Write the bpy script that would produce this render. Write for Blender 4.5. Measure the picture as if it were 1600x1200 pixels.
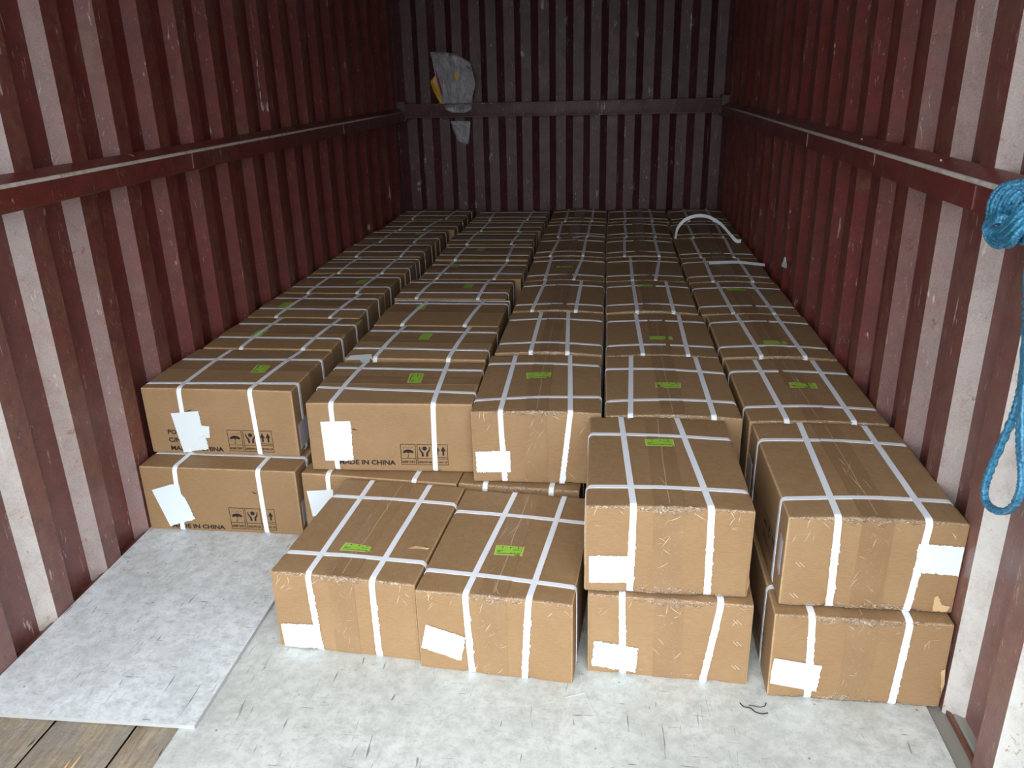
import bpy, bmesh, math, random
from mathutils import Vector, Matrix, noise

for o in list(bpy.data.objects):
    bpy.data.objects.remove(o)
sc = bpy.context.scene
COL = sc.collection

# ------------------------------------------------------------------ camera
CX, CY, CZ, PAN, PIT, ROL, FPX = 0.3702, -0.2739, 1.4427, -0.12392, 0.36412, -0.02442, 1265.25
_cp, _sp = math.cos(PAN), math.sin(PAN)
FW = Vector((_sp * math.cos(PIT), _cp * math.cos(PIT), -math.sin(PIT)))
_r = Vector((_cp, -_sp, 0)); _u = _r.cross(FW)
RT = _r * math.cos(ROL) + _u * math.sin(ROL)
UP = -_r * math.sin(ROL) + _u * math.cos(ROL)
CAM = Vector((CX, CY, CZ))
cd = bpy.data.cameras.new('camera'); co = bpy.data.objects.new('camera', cd); COL.objects.link(co)
cd.sensor_width = 36; cd.lens = FPX * 36 / 1600; cd.clip_start = 0.02; cd.clip_end = 200
co.matrix_world = Matrix(((RT.x, UP.x, -FW.x, CX), (RT.y, UP.y, -FW.y, CY), (RT.z, UP.z, -FW.z, CZ), (0, 0, 0, 1)))
sc.camera = co

# ------------------------------------------------------------------ light: an overcast sky seen through the open container doors
sc.view_settings.view_transform = 'Standard'; sc.view_settings.look = 'None'
sc.view_settings.gamma = 1.0; sc.view_settings.use_curve_mapping = False
sc.view_settings.exposure = 0.0
SKY_H, SKY_Z = 4.3, 6.2
w = bpy.data.worlds.new('overcast_sky'); sc.world = w; w.use_nodes = True
bg = w.node_tree.nodes['Background']; bg.inputs[0].default_value = (0.90, 0.955, 1.0, 1); bg.inputs[1].default_value = 1.0
# overcast luminance: about three times brighter overhead than at the horizon
_t = w.node_tree
_g = _t.nodes.new('ShaderNodeTexCoord'); _s = _t.nodes.new('ShaderNodeSeparateXYZ'); _t.links.new(_g.outputs['Generated'], _s.inputs[0])
_m = _t.nodes.new('ShaderNodeMapRange'); _t.links.new(_s.outputs[2], _m.inputs[0])
for _i, _v in ((1, 0.0), (2, 1.0), (3, SKY_H), (4, SKY_Z)):
    _m.inputs[_i].default_value = _v
_t.links.new(_m.outputs[0], bg.inputs[1])
sd = bpy.data.lights.new('hazy_sun', 'SUN'); sd.energy = 1.05; sd.angle = math.radians(50); sd.color = (1.0, 0.98, 0.95)
so = bpy.data.objects.new('hazy_sun', sd); COL.objects.link(so)
so.rotation_euler = Vector((-0.05, 1.0, -0.66)).to_track_quat('-Z', 'Y').to_euler()


def hit(U, V, ax, val):
    """a photograph pixel laid onto the plane where its surface stands"""
    d = FW + RT * ((U - 800) / FPX) - UP * ((V - 600) / FPX)
    return CAM + d * ((val - CAM[ax]) / d[ax])


# ------------------------------------------------------------------ materials
def srgb(r, g, b):
    f = lambda c: (c / 255 / 12.92) if c / 255 <= 0.04045 else ((c / 255 + 0.055) / 1.055) ** 2.4
    return (f(r), f(g), f(b), 1)


class NT:
    def __init__(s, name):
        s.m = bpy.data.materials.new(name); s.m.use_nodes = True; s.t = s.m.node_tree
        s.b = s.t.nodes['Principled BSDF']; s.o = s.t.nodes['Material Output']
        s._tc = None

    def n(s, typ, ins=None, **kw):
        nd = s.t.nodes.new(typ)
        for k, v in kw.items():
            setattr(nd, k, v)
        for k, v in (ins or {}).items():
            if hasattr(v, 'links'):
                s.t.links.new(v, nd.inputs[k])
            else:
                nd.inputs[k].default_value = v
        return nd

    def obj(s, scale=(1, 1, 1), rnd=False):
        if s._tc is None:
            s._tc = s.n('ShaderNodeTexCoord')
        v = s._tc.outputs['Object']
        if rnd:
            oi = s.n('ShaderNodeObjectInfo')
            ml = s.n('ShaderNodeMath', {0: oi.outputs['Random'], 1: 37.0}, operation='MULTIPLY')
            v = s.n('ShaderNodeVectorMath', {0: v, 1: ml.outputs[0]}, operation='ADD').outputs[0]
        return s.n('ShaderNodeMapping', {'Vector': v, 'Scale': scale}).outputs[0]

    def noise(s, vec, scale, detail=4, rough=.6, dist=0.0):
        return s.n('ShaderNodeTexNoise', {'Vector': vec, 'Scale': scale, 'Detail': detail, 'Roughness': rough, 'Distortion': dist}).outputs[0]

    def ramp(s, fac, stops):
        nd = s.n('ShaderNodeValToRGB', {'Fac': fac}); cr = nd.color_ramp
        while len(cr.elements) < len(stops):
            cr.elements.new(.5)
        for e, (p, c) in zip(cr.elements, stops):
            e.position = p; e.color = c if isinstance(c, tuple) else (c, c, c, 1)
        return nd.outputs[0]

    def mix(s, fac, a, b, mode='MIX'):
        nd = s.n('ShaderNodeMix', data_type='RGBA', blend_type=mode)
        for i, v in ((0, fac), (6, a), (7, b)):
            if hasattr(v, 'links'):
                s.t.links.new(v, nd.inputs[i])
            else:
                nd.inputs[i].default_value = v
        return nd.outputs[2]

    def mul(s, a, b):
        return s.n('ShaderNodeMath', {0: a, 1: b}, operation='MULTIPLY').outputs[0]

    def put(s, **kw):
        for k, v in kw.items():
            k = k.replace('_', ' ')
            if hasattr(v, 'links'):
                s.t.links.new(v, s.b.inputs[k])
            else:
                s.b.inputs[k].default_value = v

    def bump(s, h, strength=.3, dist=.002):
        s.t.links.new(s.n('ShaderNodeBump', {'Height': h, 'Strength': strength, 'Distance': dist}).outputs[0], s.b.inputs['Normal'])


def mat_plain(name, col, rough=.6, spec=.5):
    a = NT(name); a.put(Base_Color=col, Roughness=rough, Specular_IOR_Level=spec)
    return a.m


def mat_paint(name, base, dark, grime, dusty, spec=.7, coat=.35):
    """scuffed red oxide paint on corrugated steel"""
    a = NT(name)
    v = a.obj(); vs = a.obj((1, 1, .18))
    big = a.noise(v, 2.2, 3, .6); mid = a.noise(v, 14, 5, .65); sc_ = a.noise(vs, 60, 4, .7, 1.5); fine = a.noise(v, 420, 2, .6)
    c = a.mix(a.ramp(mid, [(.35, 0.0), (.7, 1.0)]), base, dark)
    # rust brown rubbed patches, from the inner crests where cargo slides along
    at = a.n('ShaderNodeAttribute', attribute_name='crest').outputs['Fac']
    rb = a.ramp(a.noise(v, 26, 6, .75), [(.44, 0.0), (.62, .85)])
    c = a.mix(a.mul(rb, at), c, grime)
    c = a.mix(a.ramp(a.noise(v, 7, 6, .8, .6), [(.56, 0.0), (.66, .85)]), c, grime)
    c = a.mix(a.ramp(a.noise(v, 46, 5, .8, 1.0), [(.60, 0.0), (.70, .55)]), c, grime)
    vd = a.obj((1, 1, .05)); c = a.mix(a.ramp(a.mul(a.noise(vd, 42, 4, .7, .5), a.noise(v, 5, 4, .7)), [(.385, 0.0), (.41, .8)]), c, dusty)
    # pale scratches and chips
    c = a.mix(a.ramp(sc_, [(.635, 0.0), (.68, .6)]), c, dusty)
    sv = a.obj((1, 1, .5)); c = a.mix(a.ramp(a.noise(sv, 90, 3, .75, 3.0), [(.655, 0.0), (.70, .6)]), c, dusty)
    # chalky fading
    c = a.mix(a.ramp(big, [(.4, 0.0), (.75, .035)]), c, dusty)
    # daylight painted into the colour of chalked, rusting door-facing slopes, strongest near the doors
    bl = a.n('ShaderNodeAttribute', attribute_name='lit_chalk').outputs['Fac']
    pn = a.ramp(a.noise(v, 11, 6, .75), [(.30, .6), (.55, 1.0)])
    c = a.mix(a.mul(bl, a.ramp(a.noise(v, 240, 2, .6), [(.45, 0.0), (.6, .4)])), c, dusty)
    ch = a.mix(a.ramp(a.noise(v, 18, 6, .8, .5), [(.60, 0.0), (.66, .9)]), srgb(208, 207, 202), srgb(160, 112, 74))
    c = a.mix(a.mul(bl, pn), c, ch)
    a.put(Base_Color=c, Roughness=a.ramp(mid, [(.3, .36), (.8, .52)]), Specular_IOR_Level=spec, Coat_Weight=coat, Coat_Roughness=.34)
    a.bump(a.n('ShaderNodeMath', {0: a.mul(fine, .5), 1: a.noise(v, 9, 3, .5)}, operation='ADD').outputs[0], .35, .004)
    return a.m


M = {}
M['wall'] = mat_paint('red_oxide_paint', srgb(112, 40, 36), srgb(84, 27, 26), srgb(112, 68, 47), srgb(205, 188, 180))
M['back'] = mat_paint('dark_red_paint', srgb(84, 42, 46), srgb(64, 28, 32), srgb(70, 42, 40), srgb(190, 180, 176), .45, 0)
M['rail'] = mat_paint('rail_paint', srgb(112, 44, 38), srgb(88, 34, 30), srgb(110, 80, 56), srgb(200, 182, 170))
M['angle'] = mat_plain('grimy_grey_steel', srgb(138, 136, 130), .6)


def mat_mottled_edge(name, col):
    a = NT(name); v = a.obj((1, 1, 1))
    c = a.mix(a.ramp(a.noise(v, 24, 5, .7), [(.5, 0.0), (.75, .7)]), col, srgb(110, 80, 70))
    a.put(Base_Color=c, Roughness=.35, Specular_IOR_Level=.6)
    return a.m


M['highlight_caulk'] = mat_mottled_edge('edge_highlight_caulk', srgb(205, 198, 190))  # pale tone of the rails' painted edge highlight, shared with the caulk crumbs
M['rust'] = mat_mottled_edge('rusty_edge', srgb(104, 62, 46))


def mat_card(name='kraft_cardboard'):
    a = NT(name)
    v = a.obj(rnd=True); vx = a.obj((1, 1, 6), rnd=True)
    oi = a.n('ShaderNodeObjectInfo').outputs['Random']
    c = a.mix(oi, srgb(148, 119, 86), srgb(158, 129, 96))
    c = a.mix(a.ramp(a.noise(v, 6, 5, .7), [(.32, 0.0), (.70, .75)]), c, srgb(138, 107, 74))
    c = a.mix(a.ramp(a.noise(vx, 55, 6, .8), [(.38, 0.0), (.75, .55)]), c, srgb(180, 148, 108))
    c = a.mix(a.ramp(a.noise(v, 600, 2, .5), [(.3, .0), (.8, .22)]), c, srgb(120, 92, 62))
    at = a.n('ShaderNodeAttribute', attribute_name='wear').outputs['Fac']
    wn = a.mul(at, a.ramp(a.noise(v, 60, 4, .7), [(.3, .25), (.62, .9)]))
    c = a.mix(wn, c, srgb(196, 166, 128))
    a.put(Base_Color=c, Roughness=.62, Specular_IOR_Level=.35)
    a.bump(a.n('ShaderNodeMath', {0: a.noise(v, 35, 5, .6), 1: a.mul(a.noise(vx, 300, 2, .5), .25)}, operation='ADD').outputs[0], .28, .0025)
    return a.m


M['card'] = mat_card()


def mat_tape(name, c0, c1, rough):
    a = NT(name); v = a.obj(rnd=True); vs = a.obj((1, 1, 1), rnd=True)
    c = a.mix(a.ramp(a.noise(v, 6, 5, .7), [(.35, 0.0), (.7, 1.0)]), c0, c1)
    cr = a.noise(vs, 55, 3, .6, 4.0)
    c = a.mix(a.ramp(cr, [(.60, 0.0), (.66, .35)]), c, srgb(190, 164, 138))
    a.put(Base_Color=c, Roughness=rough, Specular_IOR_Level=.5)
    a.bump(a.noise(vs, 40, 4, .6, 3.0), .35, .002)
    return a.m


M['tape'] = mat_tape('brown_packing_tape', srgb(140, 111, 79), srgb(152, 123, 90), .30)


def mat_crinkle():
    a = NT('crinkled_clear_tape'); v = a.obj((1, 2.2, 2.2), rnd=True)
    cr = a.noise(v, 70, 5, .7, 2.5)
    c = a.mix(a.ramp(cr, [(.45, 0.0), (.58, 1.0)]), srgb(140, 108, 76), srgb(222, 206, 184))
    c = a.mix(a.ramp(a.noise(v, 120, 3, .6), [(.30, 1.0), (.36, 0.0)]), c, srgb(84, 64, 48))
    a.put(Base_Color=c, Roughness=.22, Specular_IOR_Level=.7,
          Alpha=a.ramp(a.noise(v, 38, 5, .7, 1.2), [(.40, .0), (.58, .85)]))
    a.bump(cr, .8, .004)
    return a.m


M['crinkle'] = mat_crinkle()


def mat_strap():
    a = NT('white_polypropylene_strap'); v = a.obj(rnd=True)
    c = a.mix(a.noise(v, 20, 3, .6), srgb(232, 240, 252), srgb(246, 250, 255))
    a.put(Base_Color=c, Roughness=.36, Specular_IOR_Level=.5)
    a.bump(a.noise(v, 900, 1, .5), .15, .0008)
    return a.m


M['strap'] = mat_strap()
M['paper'] = mat_plain('white_paper_label', srgb(224, 234, 238), .55)
M['pouch'] = mat_plain('grey_document_pouch', srgb(188, 186, 196), .25)
M['print'] = mat_plain('black_print', srgb(24, 16, 14), .6)
M['green'] = mat_plain('lime_green_sticker', srgb(158, 206, 74), .4)
M['greenedge'] = mat_plain('pale_sticker_edge', srgb(196, 214, 120), .4)
M['greenink'] = mat_plain('dark_green_ink', srgb(48, 78, 22), .5)
M['seam'] = mat_plain('pale_flap_seam', srgb(206, 172, 140), .5)
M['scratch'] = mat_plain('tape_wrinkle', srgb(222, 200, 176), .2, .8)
M['torn'] = mat_plain('torn_kraft', srgb(206, 174, 132), .7)
M['silver'] = mat_plain('silvery_film', srgb(200, 196, 196), .2, 1.0)
M['staple'] = mat_plain('steel_staple', srgb(222, 214, 196), .25, 1.0)


def mat_sheet(name='scuffed_grey_sheet', c0=srgb(214, 218, 215), c1=srgb(184, 189, 185)):
    a = NT(name); v = a.obj(); 
    c = a.mix(a.ramp(a.noise(v, 3.5, 7, .68, .5), [(.32, 0.0), (.72, 1.0)]), c0, c1)
    c = a.mix(a.ramp(a.noise(v, 28, 6, .7), [(.42, 0.0), (.72, .55)]), c, srgb(150, 154, 150))
    c = a.mix(a.ramp(a.noise(v, 75, 5, .8), [(.50, 0.0), (.70, .45)]), c, srgb(142, 146, 142))
    for sx, sy, rot, s, t in ((1, 9, .7, 11, .73), (7, 1, -.5, 9, .735), (1, 14, 0.1, 12, .74), (10, 1, .9, 7, .72), (16, 1, .15, 10, .725)):
        mp = a.n('ShaderNodeMapping', {'Vector': a._tc.outputs['Object'], 'Rotation': (0, 0, rot), 'Scale': (sx, sy, 1)}).outputs[0]
        c = a.mix(a.ramp(a.noise(mp, s, 3, .55, .4), [(t - .04, 0.0), (t, .7)]), c, srgb(88, 88, 84))
    vo = a.n('ShaderNodeTexVoronoi', {'Vector': v, 'Scale': 16.0}); 
    c = a.mix(a.ramp(vo.outputs['Distance'], [(.035, .8), (.06, 0.0)]), c, srgb(110, 110, 108))
    a.put(Base_Color=c, Roughness=a.ramp(a.noise(v, 12, 4, .6), [(.3, .42), (.7, .6)]), Specular_IOR_Level=.45)
    a.bump(a.noise(v, 22, 6, .6), .25, .004)
    return a.m


M['sheet'] = mat_sheet()
M['sheet2'] = mat_sheet('sheen_lightened_sheet', srgb(232, 239, 243), srgb(208, 215, 218))  # same sheet lightened, painting in the sheen along the left wall
M['sheetedge'] = mat_plain('sheet_edge', srgb(176, 178, 178), .6)


def mat_wood():
    a = NT('weathered_floor_wood'); v = a.obj((1, .10, 1), rnd=True); v1 = a.obj(rnd=True)
    c = a.mix(a.ramp(a.noise(v, 90, 6, .7), [(.3, 0.0), (.7, 1.0)]), srgb(124, 108, 90), srgb(178, 164, 142))
    c = a.mix(a.ramp(a.noise(v1, 6, 5, .7), [(.4, 0.0), (.65, .8)]), c, srgb(138, 136, 130))
    c = a.mix(a.ramp(a.noise(v, 38, 3, .6, 1.0), [(.66, 0.0), (.70, .9)]), c, srgb(58, 44, 34))
    c = a.mix(a.ramp(a.noise(v1, 9, 3, .6), [(.68, 0.0), (.73, .8)]), c, srgb(206, 168, 108))
    a.put(Base_Color=c, Roughness=.75, Specular_IOR_Level=.3)
    a.bump(a.n('ShaderNodeMath', {0: a.noise(v, 60, 6, .7), 1: a.noise(v1, 30, 5, .7)}, operation='ADD').outputs[0], .8, .006)
    return a.m


M['wood'] = mat_wood()


def mat_rope():
    a = NT('blue_polypropylene_rope'); v = a.obj()
    c = a.mix(a.ramp(a.noise(v, 160, 3, .6), [(.3, 0.0), (.75, 1.0)]), srgb(16, 82, 126), srgb(86, 170, 204))
    a.put(Base_Color=c, Roughness=.32, Specular_IOR_Level=.7)
    a.bump(a.noise(v, 700, 2, .6), .5, .001)
    return a.m


M['rope'] = mat_rope()


def mat_sack():
    a = NT('white_woven_sack'); v = a.obj()
    c = a.mix(a.ramp(a.noise(v, 9, 5, .7, 1.5), [(.35, 0.0), (.65, 1.0)]), srgb(196, 194, 200), srgb(244, 244, 250))
    c = a.mix(a.ramp(a.noise(v, 13, 3, .6, 2), [(.66, 0.0), (.70, .7)]), c, srgb(150, 110, 108))
    a.put(Base_Color=c, Roughness=.35, Specular_IOR_Level=.5)
    c2 = a.noise(a.obj((2.2, 1, .8)), 11, 4, .6, 2.5)
    a.bump(c2, 1.0, .06)
    return a.m


M['sack'] = mat_sack()
M['yellow'] = mat_plain('yellow_sack_side', srgb(206, 158, 32), .35)
M['red'] = mat_plain('red_print', srgb(160, 40, 44), .5)
M['black'] = mat_plain('black_scrap', srgb(34, 30, 30), .6)
M['roof'] = mat_paint('roof_paint', srgb(96, 46, 42), srgb(80, 36, 34), srgb(84, 56, 44), srgb(170, 150, 144))
M['ground'] = mat_plain('yard_asphalt', srgb(110, 108, 104), .8)


# ------------------------------------------------------------------ mesh helpers
def mk(name, verts, faces, mat, parent=None, loc=None, smooth=False, kind=None, attr=None, mats=None, fm=None):
    me = bpy.data.meshes.new(name)
    me.from_pydata([tuple(v) for v in verts], [], faces)
    for m_ in (mats or [mat]):
        me.materials.append(m_)
    if fm:
        me.polygons.foreach_set('material_index', fm)
    if smooth:
        me.polygons.foreach_set('use_smooth', [True] * len(me.polygons))
    if attr:
        an, av = attr
        at = me.attributes.new(an, 'FLOAT', 'POINT'); at.data.foreach_set('value', av)
    me.update()
    o = bpy.data.objects.new(name, me); COL.objects.link(o)
    if parent:
        o.parent = parent
    if loc is not None:
        o.location = loc
    if kind:
        o['kind'] = kind
    return o


def tag(o, label, cat, group=None, kind=None):
    o['label'] = label; o['category'] = cat
    if group: o['group'] = group
    if kind: o['kind'] = kind
    return o


def empty(name, loc, rz=0):
    o = bpy.data.objects.new(name, None); COL.objects.link(o); o.location = loc; o.rotation_euler = (0, 0, rz)
    o.empty_display_size = .05
    return o


def box_geo(x0, x1, y0, y1, z0, z1, b=0):
    bm = bmesh.new(); bmesh.ops.create_cube(bm, size=1)
    for v in bm.verts:
        v.co = Vector(((x0 + x1) / 2 + v.co.x * (x1 - x0), (y0 + y1) / 2 + v.co.y * (y1 - y0), (z0 + z1) / 2 + v.co.z * (z1 - z0)))
    if b:
        bmesh.ops.bevel(bm, geom=list(bm.edges), offset=b, segments=3, affect='EDGES', profile=.5)
    bm.verts.index_update()
    vs = [v.co.copy() for v in bm.verts]; fs = [tuple(v.index for v in f.verts) for f in bm.faces]
    bm.free()
    return vs, fs


def tube_geo(pts, r, seg=8, closed=False, lobes=None, flat=1.0):
    """sweep; lobes=(n, twist per metre, depth) gives a plaited surface"""
    pts = [Vector(p) for p in pts]; n = len(pts); vs = []; fs = []
    t = (pts[1] - pts[0]).normalized(); nrm = t.orthogonal().normalized(); s = 0
    for i, p in enumerate(pts):
        a = pts[(i - 1) % n] if (closed or i > 0) else pts[0]
        b = pts[(i + 1) % n] if (closed or i < n - 1) else pts[-1]
        t = (b - a).normalized(); nrm = (nrm - t * nrm.dot(t)).normalized(); bi = t.cross(nrm)
        if i: s += (p - pts[i - 1]).length
        for k in range(seg):
            th = 2 * math.pi * k / seg; rr = r
            if lobes:
                rr = r * (1 + lobes[2] * math.cos(lobes[0] * th + lobes[1] * s) * math.cos(lobes[0] * th - lobes[1] * s))
            vs.append(p + (nrm * math.cos(th) + bi * math.sin(th) * flat) * rr)
    m = n if closed else n - 1
    for i in range(m):
        for k in range(seg):
            a0 = i * seg + k; a1 = i * seg + (k + 1) % seg; b0 = ((i + 1) % n) * seg + k; b1 = ((i + 1) % n) * seg + (k + 1) % seg
            fs.append((a0, a1, b1, b0))
    if not closed:
        fs.append(tuple(range(seg - 1, -1, -1))); fs.append(tuple(range((n - 1) * seg, n * seg)))
    return vs, fs


def spline(pts, per=12, closed=False):
    P = [Vector(p) for p in pts]; n = len(P); out = []
    rng = range(n) if closed else range(n - 1)
    for i in rng:
        p0 = P[(i - 1) % n] if (closed or i > 0) else P[0] * 2 - P[1]
        p1 = P[i]; p2 = P[(i + 1) % n]
        p3 = P[(i + 2) % n] if (closed or i < n - 2) else P[-1] * 2 - P[-2]
        for k in range(per):
            t = k / per
            out.append(.5 * ((2 * p1) + (p2 - p0) * t + (2 * p0 - 5 * p1 + 4 * p2 - p3) * t * t + (3 * p1 - p0 - 3 * p2 + p3) * t ** 3))
    if not closed:
        out.append(P[-1])
    return out


def join(parts):
    V = []; F = []; FM = []
    for k, (v, f) in enumerate(parts):
        o = len(V); V += list(v); F += [tuple(i + o for i in q) for q in f]; FM += [k] * len(f)
    return V, F, FM


# ------------------------------------------------------------------ the container shell
HW = 1.186      # inner crests of the side walls
YB = 5.925      # inner crests of the front wall
HT = 2.39
DEPTH = .036


def corrugate(u0, u1, phase, pitch, crest, slope, valley, depth):
    """(u, offset outwards) along the wall; crests at 0, valleys at depth"""
    pts = []; u = phase
    while u > u0: u -= pitch
    while u < u1:
        for uu, d in ((u, depth), (u + slope, 0), (u + slope + crest, 0), (u + 2 * slope + crest, depth)):
            pts.append((uu, d))
        u += pitch
    pts = [q for q in pts if u0 < q[0] < u1]
    return [(u0, pts[0][1])] + pts + [(u1, pts[-1][1])]


def wall_mesh(name, prof, place, mat, lit_chalk=True):
    zs = [-.03, .3, .6, .9, 1.2, 1.5, 1.8, 2.1, HT]
    vs = []; cr = []; bl = []; fs = []
    for side in (0, .0025):
        for i in range(len(prof) - 1):
            (u0, d0), (u1, d1) = prof[i], prof[i + 1]
            b0 = len(vs)
            for z in zs:
                for (u, d) in ((u0, d0), (u1, d1)):
                    vs.append(place(u, d + side, z)); cr.append(1.0 if max(d0, d1) < .001 else 0.12)
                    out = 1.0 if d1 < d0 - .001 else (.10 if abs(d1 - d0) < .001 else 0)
                    # painted daylight and chalking run slightly deeper near the floor
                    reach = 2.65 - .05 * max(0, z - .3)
                    bl.append(out * max(0, min(1, (reach - u) / 1.4)) ** 2.1 if lit_chalk else 0)
            for j in range(len(zs) - 1):
                q = b0 + 2 * j
                fs.append((q, q + 1, q + 3, q + 2) if side == 0 else (q, q + 2, q + 3, q + 1))
    o = mk(name, vs, fs, mat, kind='structure', attr=('crest', cr))
    at = o.data.attributes.new('lit_chalk', 'FLOAT', 'POINT'); at.data.foreach_set('value', bl)
    return o


SLOPE = .037
left_prof = corrugate(0.0, YB + .03, 1.958, .2475, .076, SLOPE, 0, DEPTH)
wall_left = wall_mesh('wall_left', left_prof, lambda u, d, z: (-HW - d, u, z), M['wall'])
right_prof = corrugate(0.0, YB + .03, 1.826, .2475, .076, SLOPE, 0, DEPTH)
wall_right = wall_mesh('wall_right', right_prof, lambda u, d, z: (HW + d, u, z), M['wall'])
back_prof = corrugate(-HW - DEPTH, HW + DEPTH, -.775 - .052, .2485, .072, .050, 0, .045)
wall_back = wall_mesh('wall_back', back_prof, lambda u, d, z: (u, YB + d, z), M['back'], False)
ceil_prof = corrugate(0.0, YB + .05, .1, .21, .1, .02, 0, .02)
ceiling = mk('ceiling', [(sx * (HW + .045), u, HT + d) for sx in (-1, 1) for (u, d) in ceil_prof],
             [(i, i + 1, i + 1 + len(ceil_prof), i + len(ceil_prof)) for i in range(len(ceil_prof) - 1)], M['roof'], kind='structure')

# vertical weld seams with pale caulk, children of their wall
def weld(parent, x, y, sgn):
    R = random.Random(int(y * 100))
    vs, fs = box_geo(-.0035, .0035, -.004, .004, 0, HT, 0)
    o = mk('weld_seam', [(x + v[0], y + v[1], v[2]) for v in vs], fs, M['rust'], parent)
    parts = []
    for k in range(34):
        z = R.uniform(.3, 2.2); l = R.uniform(.006, .045); a = R.uniform(.0015, .004)
        bx = box_geo(x - .004, x + .004, y - a, y + a, z, z + l, .001)
        parts.append(bx)
    V, F, _ = join(parts)
    c = mk('caulk_crumbs', V, F, M['highlight_caulk'], parent); c['kind'] = 'stuff'


weld(wall_left, -HW - DEPTH + .001, 2.262, -1)
weld(wall_left, -HW - DEPTH + .001, 4.24, -1)
weld(wall_right, HW + DEPTH - .001, 2.222, 1)
weld(wall_right, HW + DEPTH - .001, 3.46, 1)

# horizontal cargo rails
def rail(name, x0, x1, y0, y1, z0, z1, kind_axis):
    o = empty(name, ((x0 + x1) / 2, (y0 + y1) / 2, z0)); o['kind'] = 'structure'
    L = Vector(o.location)
    if kind_axis == 'x':
        vs, fs = box_geo(x0, x1, y0, y1, z0, z1, .005)
    else:
        # folded steel: upright face, rounded edge, top sloping up to the wall
        sg = 1 if x0 < 0 else -1; xw = x0 if sg > 0 else x1; n_ = 12
        prof = [(0, z1 + .020), (.044, z1 + .001), (.049, z1 - .0005), (.052, z1 - .005), (.052, z0), (0, z0)]
        vs = [Vector((xw + sg * p, y0 + (y1 - y0) * j / n_, q)) for j in range(n_ + 1) for (p, q) in prof]; m_ = len(prof)
        fs = [(j * m_ + i, j * m_ + (i + 1) % m_, (j + 1) * m_ + (i + 1) % m_, (j + 1) * m_ + i) for j in range(n_) for i in range(m_)]
        fs += [tuple(range(m_)), tuple(range(n_ * m_ + m_ - 1, n_ * m_ - 1, -1))]
    mk('rail_bar', [Vector(v) - L for v in vs], fs, M['back' if kind_axis == 'x' else 'rail'], o, smooth=kind_axis == 'x')
    return o, L


zt = 1.214
trL, LL = rail('trim_1', -HW - .001, -HW + .052, .0, YB - .02, zt - .064, zt, 'y')
trR, LR = rail('trim_2', HW - .052, HW + .001, .0, YB - .02, zt - .064, zt, 'y')
for o, L, x in ((trL, LL, -HW + .052), (trR, LR, HW - .052)):
    s = 1 if x < 0 else -1
    V, F = tube_geo([(x - s * .005, y * 1.0, zt - .0036) for y in (0.0, 1, 2, 3, 4, 5, YB - .02)], .0062, 10)
    mk('upper_edge_highlight', [Vector(v) - L for v in V], F, M['highlight_caulk'], o, smooth=True)  # pale rod added along the upper edge as a painted highlight
    # plates where two lengths of rail meet
    for yy in ((2.62, 4.4) if s > 0 else (1.58, 3.16)):
        vs, fs = box_geo(x - .002 if s > 0 else x - .0022, x + .0022 if s > 0 else x + .002, yy - .018, yy + .018, zt - .060, zt - .010, .001)
        mk('joint_plate', [Vector(v) - L for v in vs], fs, M['rail'], o)
    vs, fs = box_geo(x - s * .020 if s < 0 else x - .020, x if s > 0 else x + .020, .0, YB - .03, zt - .0675, zt - .0635, 0)
    mk('rusty_lower_lip', [Vector(v) - L for v in vs], fs, M['rust'], o)
zb = 1.262
trB, LB = rail('trim_3', -HW + .05, HW - .05, YB - .062, YB - .018, zb - .098, zb, 'x')
for z_ in (zb - .004, zb - .094):
    vs, fs = box_geo(-HW + .05, HW - .05, YB - .074, YB - .060, z_ - .004, z_ + .004, .001)
    mk('rail_lip', [Vector(v) - LB for v in vs], fs, M['back'], trB)
for sx in (-1, 1):
    vs, fs = box_geo(sx * HW - .055, sx * HW + .055, YB - .08, YB - .015, zb - .12, zb + .02, .003)
    mk('corner_plate', [Vector(v) - LB for v in vs], fs, M['back'], trB)

# wooden floor of planks and the steel angles along its sides
floor = empty('floor', (0, 3, 0)); floor['kind'] = 'structure'
edges = [-1.15, -.955, -.745, -.50, -.25, 0, .25, .5, .75, .97, 1.15]
pc = {}
for i in range(len(edges) - 1):
    a, b = edges[i], edges[i + 1]
    w_ = round(b - a - .005, 3)
    nx, ny = 10, 120
    vs = []; fs = []
    R = random.Random(i)
    for j in range(ny + 1):
        for k in range(nx + 1):
            x = -w_ / 2 + w_ * k / nx; y = j / ny * 2.9
            z = -.0065 - .0035 * max(0, noise.noise(Vector((x * 25 + i * 9, y * 3, i)))) - (.004 if k in (0, nx) else 0) - abs(noise.noise(Vector((x * 8, y * 22, i * 3)))) * .002
            vs.append((x, y, z))
    for j in range(ny):
        for k in range(nx):
            q = j * (nx + 1) + k; fs.append((q, q + 1, q + nx + 2, q + nx + 1))
    for half in (0, 1):
        if half == 0:
            o = mk('plank', vs, fs, M['wood'], floor, ((a + b) / 2, 0.0 - 3, 0), smooth=True); me = o.data
        else:
            o = bpy.data.objects.new('plank', me); COL.objects.link(o); o.parent = floor; o.location = ((a + b) / 2, 2.91 - 3, 0)
vs, fs = box_geo(-1.16, 1.16, 0 - 3, 5.9 - 3, -.06, -.022)
mk('subfloor', vs, fs, M['black'], floor)
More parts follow.
